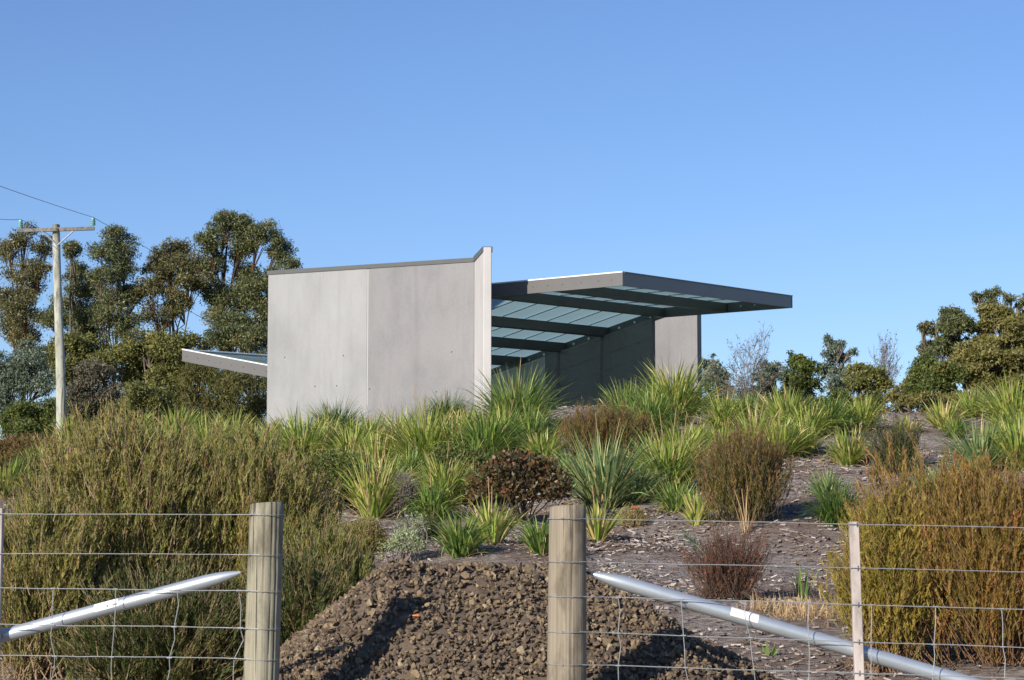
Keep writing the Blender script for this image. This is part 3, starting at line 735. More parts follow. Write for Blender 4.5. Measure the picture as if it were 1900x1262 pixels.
CL = [
 (515, 806, 62, 135, 'A', 'strap leaf clump at the foot of the left corner of the concrete wall', 1),
 (622, 815, 52, 150, 'F', 'dark fine tussock below the paler concrete panel', 0),
 (722, 800, 58, 150, 'F', 'fine green tussock below the joint between the two concrete panels', 0),
 (830, 792, 52, 120, 'F', 'fine dark tussock just left of the blade wall foot', 0),
 (958, 800, 92, 190, 'B', 'big dense bright green clump right of the blade wall foot', 2),
 (905, 860, 92, 150, 'B', 'green strap clump just above the red brown leafy bush', 1),
 (790, 870, 105, 165, 'A', 'wide yellow green clump in the middle of the bank behind the grey dead bush', 3),
 (738, 835, 60, 120, 'Y', 'yellowing strap clump in front of the central tussocks below the wall', 1),
 (560, 868, 82, 150, 'A', 'broad strap clump below the left part of the concrete wall', 0),
 (430, 832, 56, 130, 'A', 'strap clump under the tip of the low left roof wing', 0),
 (330, 822, 55, 120, 'A', 'strap clump on the crest left of the roof wing tip', 0),
 (245, 828, 50, 110, 'A', 'strap clump on the crest midway between pole and roof wing', 0),
 (135, 836, 52, 105, 'A', 'strap clump at the foot of the power pole', 0),
 (1120, 945, 118, 165, 'C', 'large blue green strap clump right of the red brown leafy bush', 2),
 (1240, 918, 112, 135, 'A', 'tall strap clump between the two round brown needle bushes', 3),
 (1292, 975, 56, 50, 'Y', 'small strap tuft at the left foot of the tall brown needle bush', 0),
 (690, 962, 105, 125, 'Y', 'yellow strap clump left of the grey dead bush', 3),
 (825, 935, 85, 130, 'A', 'strap clump right of the grey dead bush', 1),
 (853, 1034, 78, 95, 'B', 'strap tuft at the top of the gravel heap, left one of a pair', 0),
 (912, 1010, 82, 85, 'Y', 'slender yellow tipped tuft behind the pair at the gravel heap', 2),
 (1003, 1030, 70, 45, 'B', 'narrow tuft peeping out left of the right fence post', 0),
 (1108, 1005, 72, 60, 'Y', 'yellowing tuft just right of the right fence post', 1),
 (1165, 800, 80, 125, 'B', 'green clump in front of the charcoal wall', 0),
 (1252, 790, 108, 140, 'A', 'tallest strap clump in front of the pale concrete pier', 0),
 (1345, 800, 78, 100, 'A', 'strap clump right of the pier below the bare twiggy tree', 2),
 (1402, 838, 90, 135, 'Y', 'pale yellow strap clump above the tall brown needle bush', 3),
 (1460, 800, 78, 130, 'A', 'strap clump on the crest below the round green trees', 1),
 (1530, 802, 72, 120, 'B', 'dark green clump on the crest below the sapling', 0),
 (1600, 800, 72, 75, 'A', 'upright strap clump at the left edge of the bare mulch crest', 0),
 (1490, 846, 66, 70, 'A', 'strap tuft just up the bank from the brown needle bush', 1),
 (1575, 864, 54, 100, 'A', 'low spreading strap clump left of the dark upright needle bush', 0),
 (1685, 802, 34, 62, 'Y', 'little yellow tuft on the open mulch crest', 0),
 (1752, 795, 55, 95, 'Y', 'pale yellow clump on the crest under the dark green right tree', 0),
 (1805, 775, 56, 85, 'A', 'strap clump on the crest right of the pale yellow one', 0),
 (1880, 800, 105, 125, 'A', 'tall strap clump at the right edge of the picture on the crest', 0),
 (1775, 815, 52, 45, 'B', 'small green tuft in front of the pale yellow crest clump', 0),
 (1818, 880, 82, 130, 'C', 'grey green strap clump above the orange bush', 0),
 (1890, 872, 88, 110, 'A', 'strap clump at the right edge above the orange bush', 0),
 (1555, 976, 72, 120, 'F', 'vivid green fine tussock left of the yellow bush', 0),
 (1535, 925, 52, 85, 'C', 'grey green strap tuft behind the vivid green tussock', 0),
 (1488, 1112, 58, 60, 'S', 'small fan of green straps beside the straw patch', 0),
 (1384, 990, 60, 40, 'D', 'dry straw tuft in front of the tall brown needle bush', 3),
 (1718, 915, 42, 90, 'C', 'grey green strap clump peeping over the yellow bush', 0),
 (12, 925, 74, 80, 'A', 'strap clump at the left edge of the picture by the bare mulch', 0),
 (75, 895, 60, 90, 'A', 'strap clump behind the left side of the big olive bush', 0),
 (1010, 862, 60, 90, 'A', 'strap tuft between red brown bush and round brown bush', 0),
 (868, 815, 50, 80, 'A', 'strap tuft between the dark tussock and the big bright clump', 1),
 (1300, 838, 62, 90, 'A', 'strap tuft up the bank between pier and brown needle bushes', 1),
 (655, 868, 74, 110, 'A', 'strap clump below the joint of the concrete panels', 1),
 (470, 872, 60, 120, 'A', 'strap clump showing above the right shoulder of the big olive bush', 0),
 (385, 848, 56, 110, 'A', 'strap clump half hidden behind the top of the big olive bush', 0),
 (188, 850, 50, 100, 'A', 'strap clump behind the left top of the big olive bush', 0),
 (600, 842, 60, 110, 'Y', 'yellowish strap clump in front of the dark tussock below the pale panel', 2),
 (690, 838, 62, 100, 'A', 'strap clump left of the yellowing one below the panel joint', 2),
 (840, 862, 78, 110, 'A', 'strap clump up the bank from the small leaved green bush', 2),
 (985, 838, 70, 120, 'B', 'green strap clump left of the round brown needle bush', 1),
 (935, 842, 74, 110, 'A', 'strap clump in front of the big bright clump', 1),
 (520, 845, 66, 120, 'A', 'strap clump in front of the one at the left wall corner', 0),
 (640, 905, 66, 100, 'Y', 'yellow green tuft on top of the small leaved bush', 2),
 (760, 900, 60, 90, 'B', 'green tuft just behind the grey dead bush', 0),
 (880, 935, 60, 80, 'A', 'strap tuft left of the red brown leafy bush', 1),
 (1210, 880, 60, 90, 'B', 'green tuft right of the round brown needle bush', 2),
 (1430, 800, 60, 110, 'C', 'grey green strap clump on the crest right of the bare twiggy tree', 2),
 (1500, 812, 64, 110, 'A', 'strap clump left of the dark green crest clump', 1),
 (1380, 792, 62, 100, 'B', 'green clump on the crest below the bare twiggy tree', 0),
 (1565, 800, 58, 90, 'B', 'green clump on the crest between dark and upright ones', 0),
 (1205, 812, 80, 120, 'B', 'green clump in front of the wall edge between charcoal wall and pier', 0),
 (1850, 842, 60, 100, 'A', 'strap clump between the two right edge clumps', 0),
 (1900, 830, 80, 110, 'B', 'dark strap clump cut by the right edge of the picture', 0),
 (720, 925, 70, 110, 'A', 'strap clump just up the bank from the grey dead bush', 1),
 (800, 965, 66, 110, 'B', 'green strap clump right of and below the grey dead bush', 1),
 (870, 895, 70, 120, 'B', 'green strap clump between small leaved green bush and red brown bush', 1),
 (1060, 905, 60, 110, 'B', 'green strap clump between red brown bush and large blue green clump', 0),
 (1175, 935, 70, 110, 'C', 'grey green clump right of the large blue green clump', 1),
 (1265, 870, 70, 120, 'A', 'strap clump just left of the tall brown needle bush top', 2),
 (1340, 845, 60, 110, 'A', 'strap clump peeping over the tall brown needle bush', 2),
 (1445, 850, 60, 100, 'A', 'strap clump behind the right shoulder of the tall brown needle bush', 1),
 (700, 885, 66, 120, 'A', 'strap clump in the dense band below the panel joint', 2),
 (590, 905, 60, 110, 'A', 'strap clump above the lime green bush', 1),
 (1255, 950, 50, 70, 'B', 'green tuft below the tall strap clump between the brown bushes', 0),
 (650, 930, 60, 100, 'B', 'green tuft in the small leaved bush right of the left post', 0),
 (310, 850, 52, 110, 'A', 'strap clump above the middle top of the big olive bush', 1),
 (1640, 1105, 20, 40, 'S', 'tiny green seedling tuft beside the right hardwood stake', 0),
 (1425, 1218, 20, 34, 'S', 'tiny weed at the right foot of the gravel heap', 0),
]
for px, py, h, wd_, kd, lab, st in CL:
    if px > 1280 and py < 850: h *= 0.80                       # the crest plants on the right are lower
    clump(px, py, h, wd_, kd, lab, stalks=st)

# ------------------------------------------------------------------ plants: needle bushes
def needle_bush(px, py, h, wd_, mat, label, dens=1.0, L=0.22, nl=34, nlen=0.018, nwid=0.0035, twig='twig', upb=1.0, nst=40, D=None, inner=0.45, wide=0.3, name='needle_bush', amp=0.16, pts=None, twfrac=0.8, twr=0.0022, plume=0):
    if pts is not None: p = np.array(pts, float)
    else: p = spot(px, py)
    m_ = px2m(p); H, rx = h * m_, wd_ * m_ / 2
    o = thing(name, p, label, 'bush', 'needle leaved bushes')
    area = rx * rx * 2 + rx * H * 3
    n = int(690 * dens * area ** 0.9 / (L / 0.22)) + 60
    ml, mt = MB(), MB()
    if plume:
        K = max(12, int(n / plume * 1.7)); A, dA = dome_points(K, p, rx, rx * 0.9, H, inner, wide, amp)
        dA = nrm(dA * np.array([1, 1, 0.6]) + np.array([0, 0, upb * 1.35]) + rng.normal(0, 0.26, (K, 3)))
        pl = (0.38 if L < 0.3 else 0.46) * (0.5 + 1.0 * rng.random(K)); tone = rng.normal(0, 0.2, K)
        w_ = rng.integers(0, K, n); s_ = rng.random(n); lat = 0.06 * (1 - 0.8 * s_)
        P = A[w_] + dA[w_] * (pl[w_] * (s_ - 0.55))[:, None] + rng.normal(0, 1, (n, 3)) * lat[:, None]
        P[:, 2] = np.maximum(P[:, 2], p[2] + 0.06)
        sprigs(ml, mt, P, dA[w_], L * 0.85, nl, nlen * 1.15, nwid * 0.72, 0.7, twfrac=twfrac * 0.42, twr=twr * 0.85, bias=tone[w_], leafang=0.34)
        end = A + dA * (pl * 0.42)[:, None]; st0 = A - dA * (pl * 1.5)[:, None]; st0[:, 2] = np.maximum(st0[:, 2], p[2])
        tubes(mt, np.stack([st0, (st0 + A) / 2 + rng.normal(0, 0.015, A.shape), A, end], 1), np.broadcast_to([twr * 1.5, twr * 1.3, twr * 0.9, twr * 0.4], (K, 4)), 4)
    else:
        P, d = dome_points(n, p, rx, rx * 0.9, H, inner, wide, amp)
        sprigs(ml, mt, P, d, L, nl, nlen, nwid, upb, twfrac=twfrac, twr=twr)
    P2, d2 = dome_points(nst, p, rx * 0.9, rx * 0.85, H * 0.93, 0.75, wide, amp * 0.5)
    stems(mt, p, P2, 0.0055, 0.0018, 6)
    ml.build('foliage', M[mat], o, kind='stuff'); mt.build('twigs', M[twig], o, kind='stuff')
    return o

def g3(x, y): return (x, y, float(ground(x, y)))
# the two large bushes behind the left fence and the pair behind the right fence
def big(x, y, top, wpx, mat, label, **kw):
    p = g3(x, y); h = at(950, top, y)[2] - p[2]
    return needle_bush(0, 0, h / (y / FPX), wpx, mat, label, pts=p, **kw)
BK = dict(L=0.24, nl=50, nlen=0.022, nwid=0.0052, amp=0.13, inner=0.4)
big(-2.55, 14.3, 800, 460, 'ndl_olive', 'large olive brown bush with tan twigs behind the left fence', dens=3.6, nst=190, twr=0.0026, plume=16, wide=0.4, **BK)
big(-1.80, 14.5, 812, 390, 'ndl_olive', 'olive bush behind the left fence post, right shoulder of the large one', dens=3.4, nst=90, plume=16, wide=0.4, **BK)
big(-1.22, 13.5, 972, 240, 'ndl_olive2', 'olive green bush sloping down to the gravel heap right of the left post', dens=3.4, nst=50, plume=16, wide=0.4, **BK)
big(-1.25, 12.9, 1045, 230, 'ndl_dark', 'low dark green bush leaning against the left side of the gravel heap', dens=3.6, nst=20, upb=0.5, twfrac=0.4, plume=16, **BK)
big(-2.95, 13.5, 930, 260, 'ndl_olive', 'small brown bush behind the left hardwood stake', dens=3.0, nst=60, plume=16, wide=0.4, **BK)
big(-2.05, 12.85, 1075, 380, 'ndl_dark', 'dark green low growth under the left brace pipe', dens=3.4, nst=30, upb=0.5, twfrac=0.5, plume=16, **BK)
big(2.40, 13.75, 935, 215, 'ndl_yellow', 'soft yellow green bush behind the right hardwood stake', dens=3.6, nst=30, twig='twig_rust', twfrac=0.4, plume=14, wide=0.45, **BK)
big(3.12, 13.9, 890, 430, 'ndl_orange', 'large orange brown bush behind the fence at the right edge', dens=3.8, nst=70, twig='twig_rust', plume=16, wide=0.42, **BK)
# bushes on the bank
needle_bush(1122, 858, 90, 178, 'ndl_brown', 'round brown needle bush below the charcoal wall', 2.6, 0.34, 40, 0.03, 0.006, 'twig_dark', 1.6, 40, wide=0.5, twfrac=0.3, amp=0.16, plume=12, inner=0.35)
needle_bush(1382, 968, 158, 178, 'ndl_brown', 'tall brown needle bush standing alone on the open mulch', 3.0, 0.36, 44, 0.026, 0.005, 'twig_dark', 1.5, 60, wide=0.52, twfrac=0.3, amp=0.16, plume=12, inner=0.35)
needle_bush(1666, 878, 82, 92, 'ndl_dark', 'dark upright needle bush on the open mulch', 2.0, 0.42, 40, 0.026, 0.006, 'twig_dark', 1.6, 20, twfrac=0.3, plume=10, wide=0.6, amp=0.25)
needle_bush(1352, 1112, 104, 140, 'ndl_red', 'low red brown needle bush behind the right brace', 2.4, 0.20, 36, 0.018, 0.0035, 'twig_dark', 0.9, 30, wide=0.45, plume=10, amp=0.2)
needle_bush(1228, 862, 70, 90, 'ndl_red', 'small reddish bush behind the tall strap clump', 1.5, 0.3, 34, 0.024, 0.005, 'twig_dark', 1.2, 20)
needle_bush(545, 935, 90, 110, 'ndl_yellow', 'fine lime green bush above the left fence post', 1.6, 0.3, 40, 0.03, 0.004, 'twig', 1.2, 16, twfrac=0.3)
needle_bush(35, 868, 60, 190, 'ndl_brown', 'reddish brown bush on the crest at the left edge', 2.0, 0.34, 40, 0.035, 0.008, 'twig_dark', 1.0, 20)
needle_bush(60, 905, 60, 130, 'ndl_dark', 'dark bush below the reddish one at the left edge', 1.8, 0.3, 40, 0.035, 0.008, 'twig_dark', 0.8, 12)
needle_bush(797, 1000, 48, 58, 'ndl_dark', 'small dark grey green bush above the gravel heap', 1.6, 0.2, 36, 0.02, 0.004, 'twig_dark', 0.9, 12)
needle_bush(1172, 978, 44, 70, 'ndl_olive', 'small sparse twiggy bush holding a red and white scrap', 0.8, 0.16, 24, 0.018, 0.004, 'twig', 0.8, 16)
needle_bush(670, 1030, 70, 120, 'ndl_olive', 'small olive bush at the upper left of the gravel heap', 2.0, 0.2, 40, 0.02, 0.004, 'twig', 0.8, 20)

def leafy_bush(px, py, h, wd_, mat, label, n=3000, leaf=(0.035, 0.018), twig='twig_dark', nst=40, inner=0.5, name='leafy_bush', amp=0.2):
    p = spot(px, py); m_ = px2m(p); H, rx = h * m_, wd_ * m_ / 2
    o = thing(name, p, label, 'bush', 'small leaved bushes')
    P, d = dome_points(n, p, rx, rx * 0.9, H, inner, 0.4, amp)
    mb = MB(); leaf_quads(mb, P + rng.normal(0, 0.02, P.shape), *leaf, up=d * 0.5 + np.array([0, 0, 0.4])); mb.build('foliage', M[mat], o, kind='stuff')
    P2, d2 = dome_points(nst, p, rx * 0.95, rx * 0.85, H * 0.96, 0.8, 0.4, amp * 0.5)
    mt = MB(); stems(mt, p, P2, 0.009, 0.003, 6); mt.build('twigs', M[twig], o, kind='stuff')
    return o
leafy_bush(967, 972, 132, 165, 'leaf_red', 'dark red brown leafy bush left of the right fence post', 5200, (0.05, 0.032))
leafy_bush(620, 945, 105, 175, 'leaf_mid', 'small leaved green brown bush right of the left fence post', 7500, (0.032, 0.018))
leafy_bush(842, 910, 74, 130, 'leaf_mid', 'small leaved green bush behind the grey dead bush', 5500, (0.034, 0.02))
leafy_bush(752, 1046, 60, 75, 'leaf_pale', 'small pale grey green bush at the top of the gravel heap', 1500, (0.034, 0.010), 'twig_grey', 20)
leafy_bush(765, 1010, 60, 60, 'leaf_pale', 'pale silvery sprig behind the small pale bush', 500, (0.034, 0.008), 'twig_grey', 22, 0.3)
# dead grey bush
p = spot(746, 962); m_ = px2m(p)
o = thing('dead_bush', p, 'leafless grey twiggy bush in the middle of the bank', 'bush')
mt = MB(); P2, d2 = dome_points(240, p, 27 * m_, 25 * m_, 78 * m_, 0.7, 0.45, 0.1); stems(mt, p, P2, 0.006, 0.003, 6, 0.08, 0.03, 4)
P3 = np.repeat(P2, 4, 0); Q3 = P3 + rng.normal(0, 0.05, P3.shape) + (0, 0, 0.03); S3_ = P3 - nrm(P3 - p) * 0.08
tubes(mt, np.stack([S3_, Q3], 1), np.broadcast_to([0.003, 0.0015], (len(P3), 2)), 3)
mt.build('twigs', M['twig_grey'], o, kind='stuff')
# thin bent seedling in front of the red bush
p = spot(1318, 1112); m_ = px2m(p)
o = thing('seedling', p, 'thin bent seedling with a feathery top left of the red brown bush', 'plant')
tip = at(1268, 988, p[1]); mid1 = at(1310, 1030, p[1])
mb = MB(); tube1(mb, [p, at(1316, 1075, p[1]), mid1, tip], [0.006, 0.005, 0.004, 0.002], 5); mb.build('stem', M['twig'], o)
mb = MB(); k = rng.random(140)[:, None]; q = mid1 + (tip - mid1) * k; leaf_quads(mb, q, 0.07, 0.006, up=nrm((tip - mid1)[None]) * 1.2); mb.build('foliage', M['gum_blue'], o, kind='stuff')

# dry straw patch
mb = MB()
for _ in range(70):
    q = spot(1500 + rng.normal(0, 55), 1135 + rng.normal(0, 10)); blades(mb, q, 14, 0.16, 0.005, 1.5, 0.6, 0.08, 5)
o = mb.build('dry_straw_patch', M['straw']); tag(o, 'patch of flattened dry straw behind the right brace', 'straw', kind='stuff')

# scraps
p = spot(1176, 962); c_ = at(1177, 946, p[1] - 0.32)
o = thing('plastic_scrap', c_, 'crumpled red and white plastic scrap caught in a small twiggy bush', 'litter')
for nm, mt_, off, sc in (('red_flap', 'redscrap', (0, 0, 0.02), 0.03), ('white_flap', 'whitescrap', (-0.006, -0.02, -0.012), 0.026)):
    bm = bmesh.new(); bmesh.ops.create_icosphere(bm, subdivisions=2, radius=1)
    V = np.array([v.co[:] for v in bm.verts]); F = np.array([[v.index for v in f.verts] for f in bm.faces]); bm.free()
    V = V * (1 + 0.35 * rng.normal(size=(len(V), 1))) * np.array([1.25, 0.4, 0.75]) * sc + c_ + off
    mb = MB().add(V, F); mb.build(nm, M[mt_], o)
mb = MB(); zz = pile_z(-0.5, 11.25); V, F = rocks[3]; mb.add(V * np.array([0.03, 0.02, 0.016]) + np.array([-0.495, 11.25, zz + 0.022]), F)
o = mb.build('orange_chip', M['orange']); tag(o, 'small orange chip lying on the gravel heap', 'stone')

# ------------------------------------------------------------------ fences
FY = 10.45
SC = FPX / FY
def fx(px): return (px - 950) / FPX * FY * 1.002
def fz(py): return at(950, py, FY)[2]
def post(parent, pxt, pxb, pyt, dia, mat):
    zt_ = fz(pyt); xt, xb = fx(pxt), fx(pxb)
    zs = np.linspace(-0.5, zt_, 26); zvis = fz(1262)
    xx = xt + (xb - xt) * (zt_ - zs) / (zt_ - zvis)
    rr = dia / 2 * (1.02 - 0.04 * (zs - zvis) / (zt_ - zvis)) * (1 + rng.normal(0, 0.004, 26)); rr[-1] *= 0.965
    sides = 96; th = np.arange(sides) / sides * 2 * np.pi
    wob = 1 + 0.012 * np.sin(3 * th + 1) + 0.01 * np.sin(7 * th) + 0.006 * rng.normal(size=sides)
    wob = np.broadcast_to(wob * 1.0, (26, sides)).copy()
    wob = 1 + (np.convolve(rng.normal(0, 0.012, sides + 8), np.ones(9) / 9, 'valid') + 0.010 * np.sin(3 * th + 1) + 0.008 * np.sin(7 * th))[None] + 0.0 * wob
    for ck in range(9):
        a0 = -np.pi / 2 + rng.uniform(-1.5, 1.5); za, zb2 = sorted(rng.integers(0, 26, 2)); zb2 = 25 if ck < 4 else max(zb2, za + 5)
        if ck < 4: za = int(rng.integers(4, 20))
        cen = a0 + np.cumsum(rng.normal(0, 0.008, 26)); w_ = 0.035 if ck < 2 else 0.02
        dep = 0.085 if ck < 3 else 0.035
        on = ((np.arange(26) >= za) & (np.arange(26) <= zb2)).astype(float)
        dd = (th[None] - cen[:, None] + np.pi) % (2 * np.pi) - np.pi
        wob = wob - dep * on[:, None] * np.exp(-(dd / w_) ** 2)
    V = np.stack([xx[:, None] + rr[:, None] * wob * np.cos(th), FY + rr[:, None] * wob * np.sin(th), np.broadcast_to(zs[:, None], (26, sides)) + np.where(np.arange(26) == 25, 1, 0)[:, None] * (0.006 * np.cos(th + 0.5))], -1)
    idx = np.arange(26 * sides).reshape(26, sides)
    F = np.stack([idx[:-1], np.roll(idx[:-1], -1, 1), np.roll(idx[1:], -1, 1), idx[1:]], -1).reshape(-1, 4)
    mb = MB().add(V.reshape(-1, 3), F); mb.add([(xt, FY, zt_ - 0.004)], np.zeros((0, 4), int)); ci = mb.n - 1
    mb.f3.append(np.array([(ci, idx[-1, j], idx[-1, (j + 1) % sides]) for j in range(sides)]))
    return mb.build('strainer_post', mat, parent, smooth=True), xt
def stake(parent, pxt, pxb, pyt, wpx):
    zt_ = fz(pyt); w_ = wpx / SC / 2; zb_ = -0.35
    xt = fx(pxt); xb = xt + (fx(pxb) - fx(pxt)) * (zt_ - zb_) / (zt_ - fz(1262))
    mb = MB(); prism(mb, [(-w_, FY - 0.012), (w_, FY - 0.012), (w_, FY + 0.028), (-w_, FY + 0.028)], zb_, zt_)
    V = mb.v[0]; V[:, 0] += np.where(V[:, 2] > 0, xt, xb); 
    o = mb.build('hardwood_stake', M['stake'], parent); bv = o.modifiers.new('b', 'BEVEL'); bv.width = 0.003; bv.segments = 1
    return o
def wire_path(x0, x1, z0, z1, n=60, wob=0.002):
    k = np.linspace(0, 1, n); x = x0 + (x1 - x0) * k
    z = z0 + (z1 - z0) * k + np.convolve(rng.normal(0, wob, n + 6), np.ones(7) / 7, 'valid') * 1.6
    return np.stack([x, np.full(n, FY - 0.018), z], -1)
def brace(parent, tip, end, rad):
    tip, end = np.array(tip), np.array(end); L = np.linalg.norm(end - tip)
    s = np.array([0, 0.02, 0.05, 0.09, 0.14, 0.2, 0.5, 1.0, 1.6, L]) / L
    r = np.array([0.10, 0.16, 0.42, 0.68, 0.88, 1, 1, 1, 1, 1]) * rad
    mb = MB(); tube1(mb, tip + (end - tip) * s[:, None], r, 24)
    o = mb.build('brace_pipe', M['galv'], parent, smooth=True)
    mb = MB(); d = (end - tip) / L; tube1(mb, [tip - d * 0.06, tip + d * 0.03], 0.007, 6); mb.build('brace_pin', M['rust'], o)
    return o
def sticker(parent, tip, end, rad, s0, s1, printed):
    tip, end = np.array(tip), np.array(end); d = nrm(end - tip); f = np.array([0, -1.0, 0]); u_ = nrm(np.cross(d, f)); u_ = u_ if u_[2] > 0 else -u_
    def patch(sa, sb, aa, ab, rr, mat, nm):
        th = np.linspace(aa, ab, 9); ring = lambda s_: np.array([tip + d * s_ + rr * (np.cos(t_) * f + np.sin(t_) * u_) for t_ in th])
        A, B = ring(sa), ring(sb); n_ = len(th); mb = MB()
        mb.add(np.vstack([A, B]), [(i, i + 1, n_ + i + 1, n_ + i) for i in range(n_ - 1)]); mb.build(nm, mat, parent, smooth=True)
    patch(s0, s1, -0.15, 1.25, rad + 0.0012, M['label'], 'paper_label')
    if printed:
        patch(s0 + 0.008, s0 + 0.03, 0.1, 0.35, rad + 0.002, M['ink'], 'printed_line'); patch(s0 + 0.05, s0 + 0.06, 0.1, 0.4, rad + 0.002, M['ink'], 'printed_line')

def fence(name, label, postspec, mat, tops, x_post, x_far, pxA, pxB, stays, stakes, brace_px, brad, stick):
    f = thing(name, (x_post, FY, float(ground(x_post, FY))), label, 'fence')
    po, xt = post(f, *postspec, mat)
    dia = postspec[3]
    zz = []
    for a, b in tops:         # wire heights at pixel columns pxA, pxB
        za, zb_ = fz(a), fz(b); sl = (zb_ - za) / (fx(pxB) - fx(pxA)); zz.append((za, sl))
    last = zz[-1]
    for k, dz in enumerate((0.14, 0.27, 0.39, 0.49)): zz.append((last[0] - dz, last[1]))
    zat = lambda i, x: zz[i][0] + zz[i][1] * (x - fx(pxA))
    xs_ = x_post
    for i in range(len(zz)):
        P_ = wire_path(xs_, x_far, zat(i, xs_), zat(i, x_far))
        # the wire is drawn round the post
        P_[0, 1] = FY - dia / 2 - 0.003; P_[1:4, 1] = np.linspace(FY - dia / 2 + 0.02, FY - 0.018, 3)
        mb = MB(); tube1(mb, P_, 0.0022 if i < 2 else 0.0024, 6)
        mb.build('plain_wire' if i < 2 else 'line_wire', M['wire'], f)
        th = np.linspace(0, 2 * np.pi, 25); cx = xt + (postspec[1] - postspec[0]) / SC * (fz(postspec[2]) - zat(i, xs_)) / (fz(postspec[2]) - fz(1262))
        mb = MB(); tube1(mb, np.stack([cx + (dia / 2 * 1.03 + 0.002) * np.cos(th), FY + (dia / 2 * 1.03 + 0.002) * np.sin(th), np.full(25, zat(i, xs_)) + 0.004 * np.sin(th)], -1), 0.0017, 5, False); mb.build('wire_tie', M['wire'], f)
    for x0_ in stays:
        pts = []; off = 0.0
        for i in range(2, len(zz)):
            z_ = zat(i, x0_); pts.append((x0_ + off, FY - 0.022, z_))
            if i < len(zz) - 1:
                z2 = zat(i + 1, x0_); o1 = rng.normal(0, 0.012); pts.append((x0_ + off + (rng.normal(0, 0.006)), FY - 0.022, z_ * 0.6 + z2 * 0.4)); off += o1 * 0.9
        mb = MB(); tube1(mb, pts, 0.0021, 5); so = mb.build('stay_wire', M['wire'], f)
        kn = np.array([q for j, q in enumerate(pts) if j % 2 == 0])
        for q in kn:
            mb = MB(); tube1(mb, [q - (0.012, 0.002, 0), q + (0.012, -0.002, 0)], 0.0038, 6); mb.build('hinge_knot', M['wire'], so)
    for s_ in stakes:
        st_ = stake(f, *s_)
        for i in range(len(zz)):
            xk = fx(s_[0]) + (fx(s_[1]) - fx(s_[0])) * 0.5; z_ = zat(i, xk); mb = MB()
            tube1(mb, [(xk + 0.004, FY - 0.016, z_ - 0.012), (xk + 0.001, FY - 0.024, z_), (xk + 0.006, FY - 0.016, z_ + 0.012)], 0.0022, 5); mb.build('staple', M['wire'], st_)
    bt, be = brace_px
    tip = (fx(bt[0]), FY + 0.03, fz(bt[1])); end = (fx(be[0]), FY + 0.075, fz(be[1]))
    tip, end = np.array(tip), np.array(end); d = (end - tip)
    tt = (ground(end[0], FY) - 0.15 - tip[2]) / d[2]; end = tip + d * tt
    bp = brace(f, tip, end, brad); sticker(bp, tip, end, brad, *stick)
    return f
fence('wire_fence', 'wire mesh fence left of the gap, with greenish grey round post and pipe brace', (497, 490, 934, 0.166, ), M['post'],
      [(955, 954), (1029, 1027), (1096, 1091), (1165, 1158), (1222, 1216)], fx(490), fx(-900), 460, 0,
      [fx(q) for q in (448, 335, 222, 108, -5, -118, -230, -345, -460)], [(2, 1, 943, 17), (-640, -642, 948, 17)], ((458, 1060), (5, 1182)), 0.033, (0.63, 0.75, True))
fence('wire_fence', 'wire mesh fence right of the gap, with brown round post and pipe brace', (1053, 1050, 939, 0.184), M['post2'],
      [(963, 979), (1043, 1061), (1107, 1131), (1173, 1202), (1233, 1259)], fx(1040), fx(2750), 1090, 1900,
      [fx(q) for q in (1041, 1145, 1260, 1378, 1495, 1610, 1727, 1848, 1965, 2082, 2200)], [(1581, 1587, 968, 17.5), (2230, 2236, 985, 17.5)], ((1087, 1062), (1780, 1266)), 0.036, (0.72, 0.86, False))

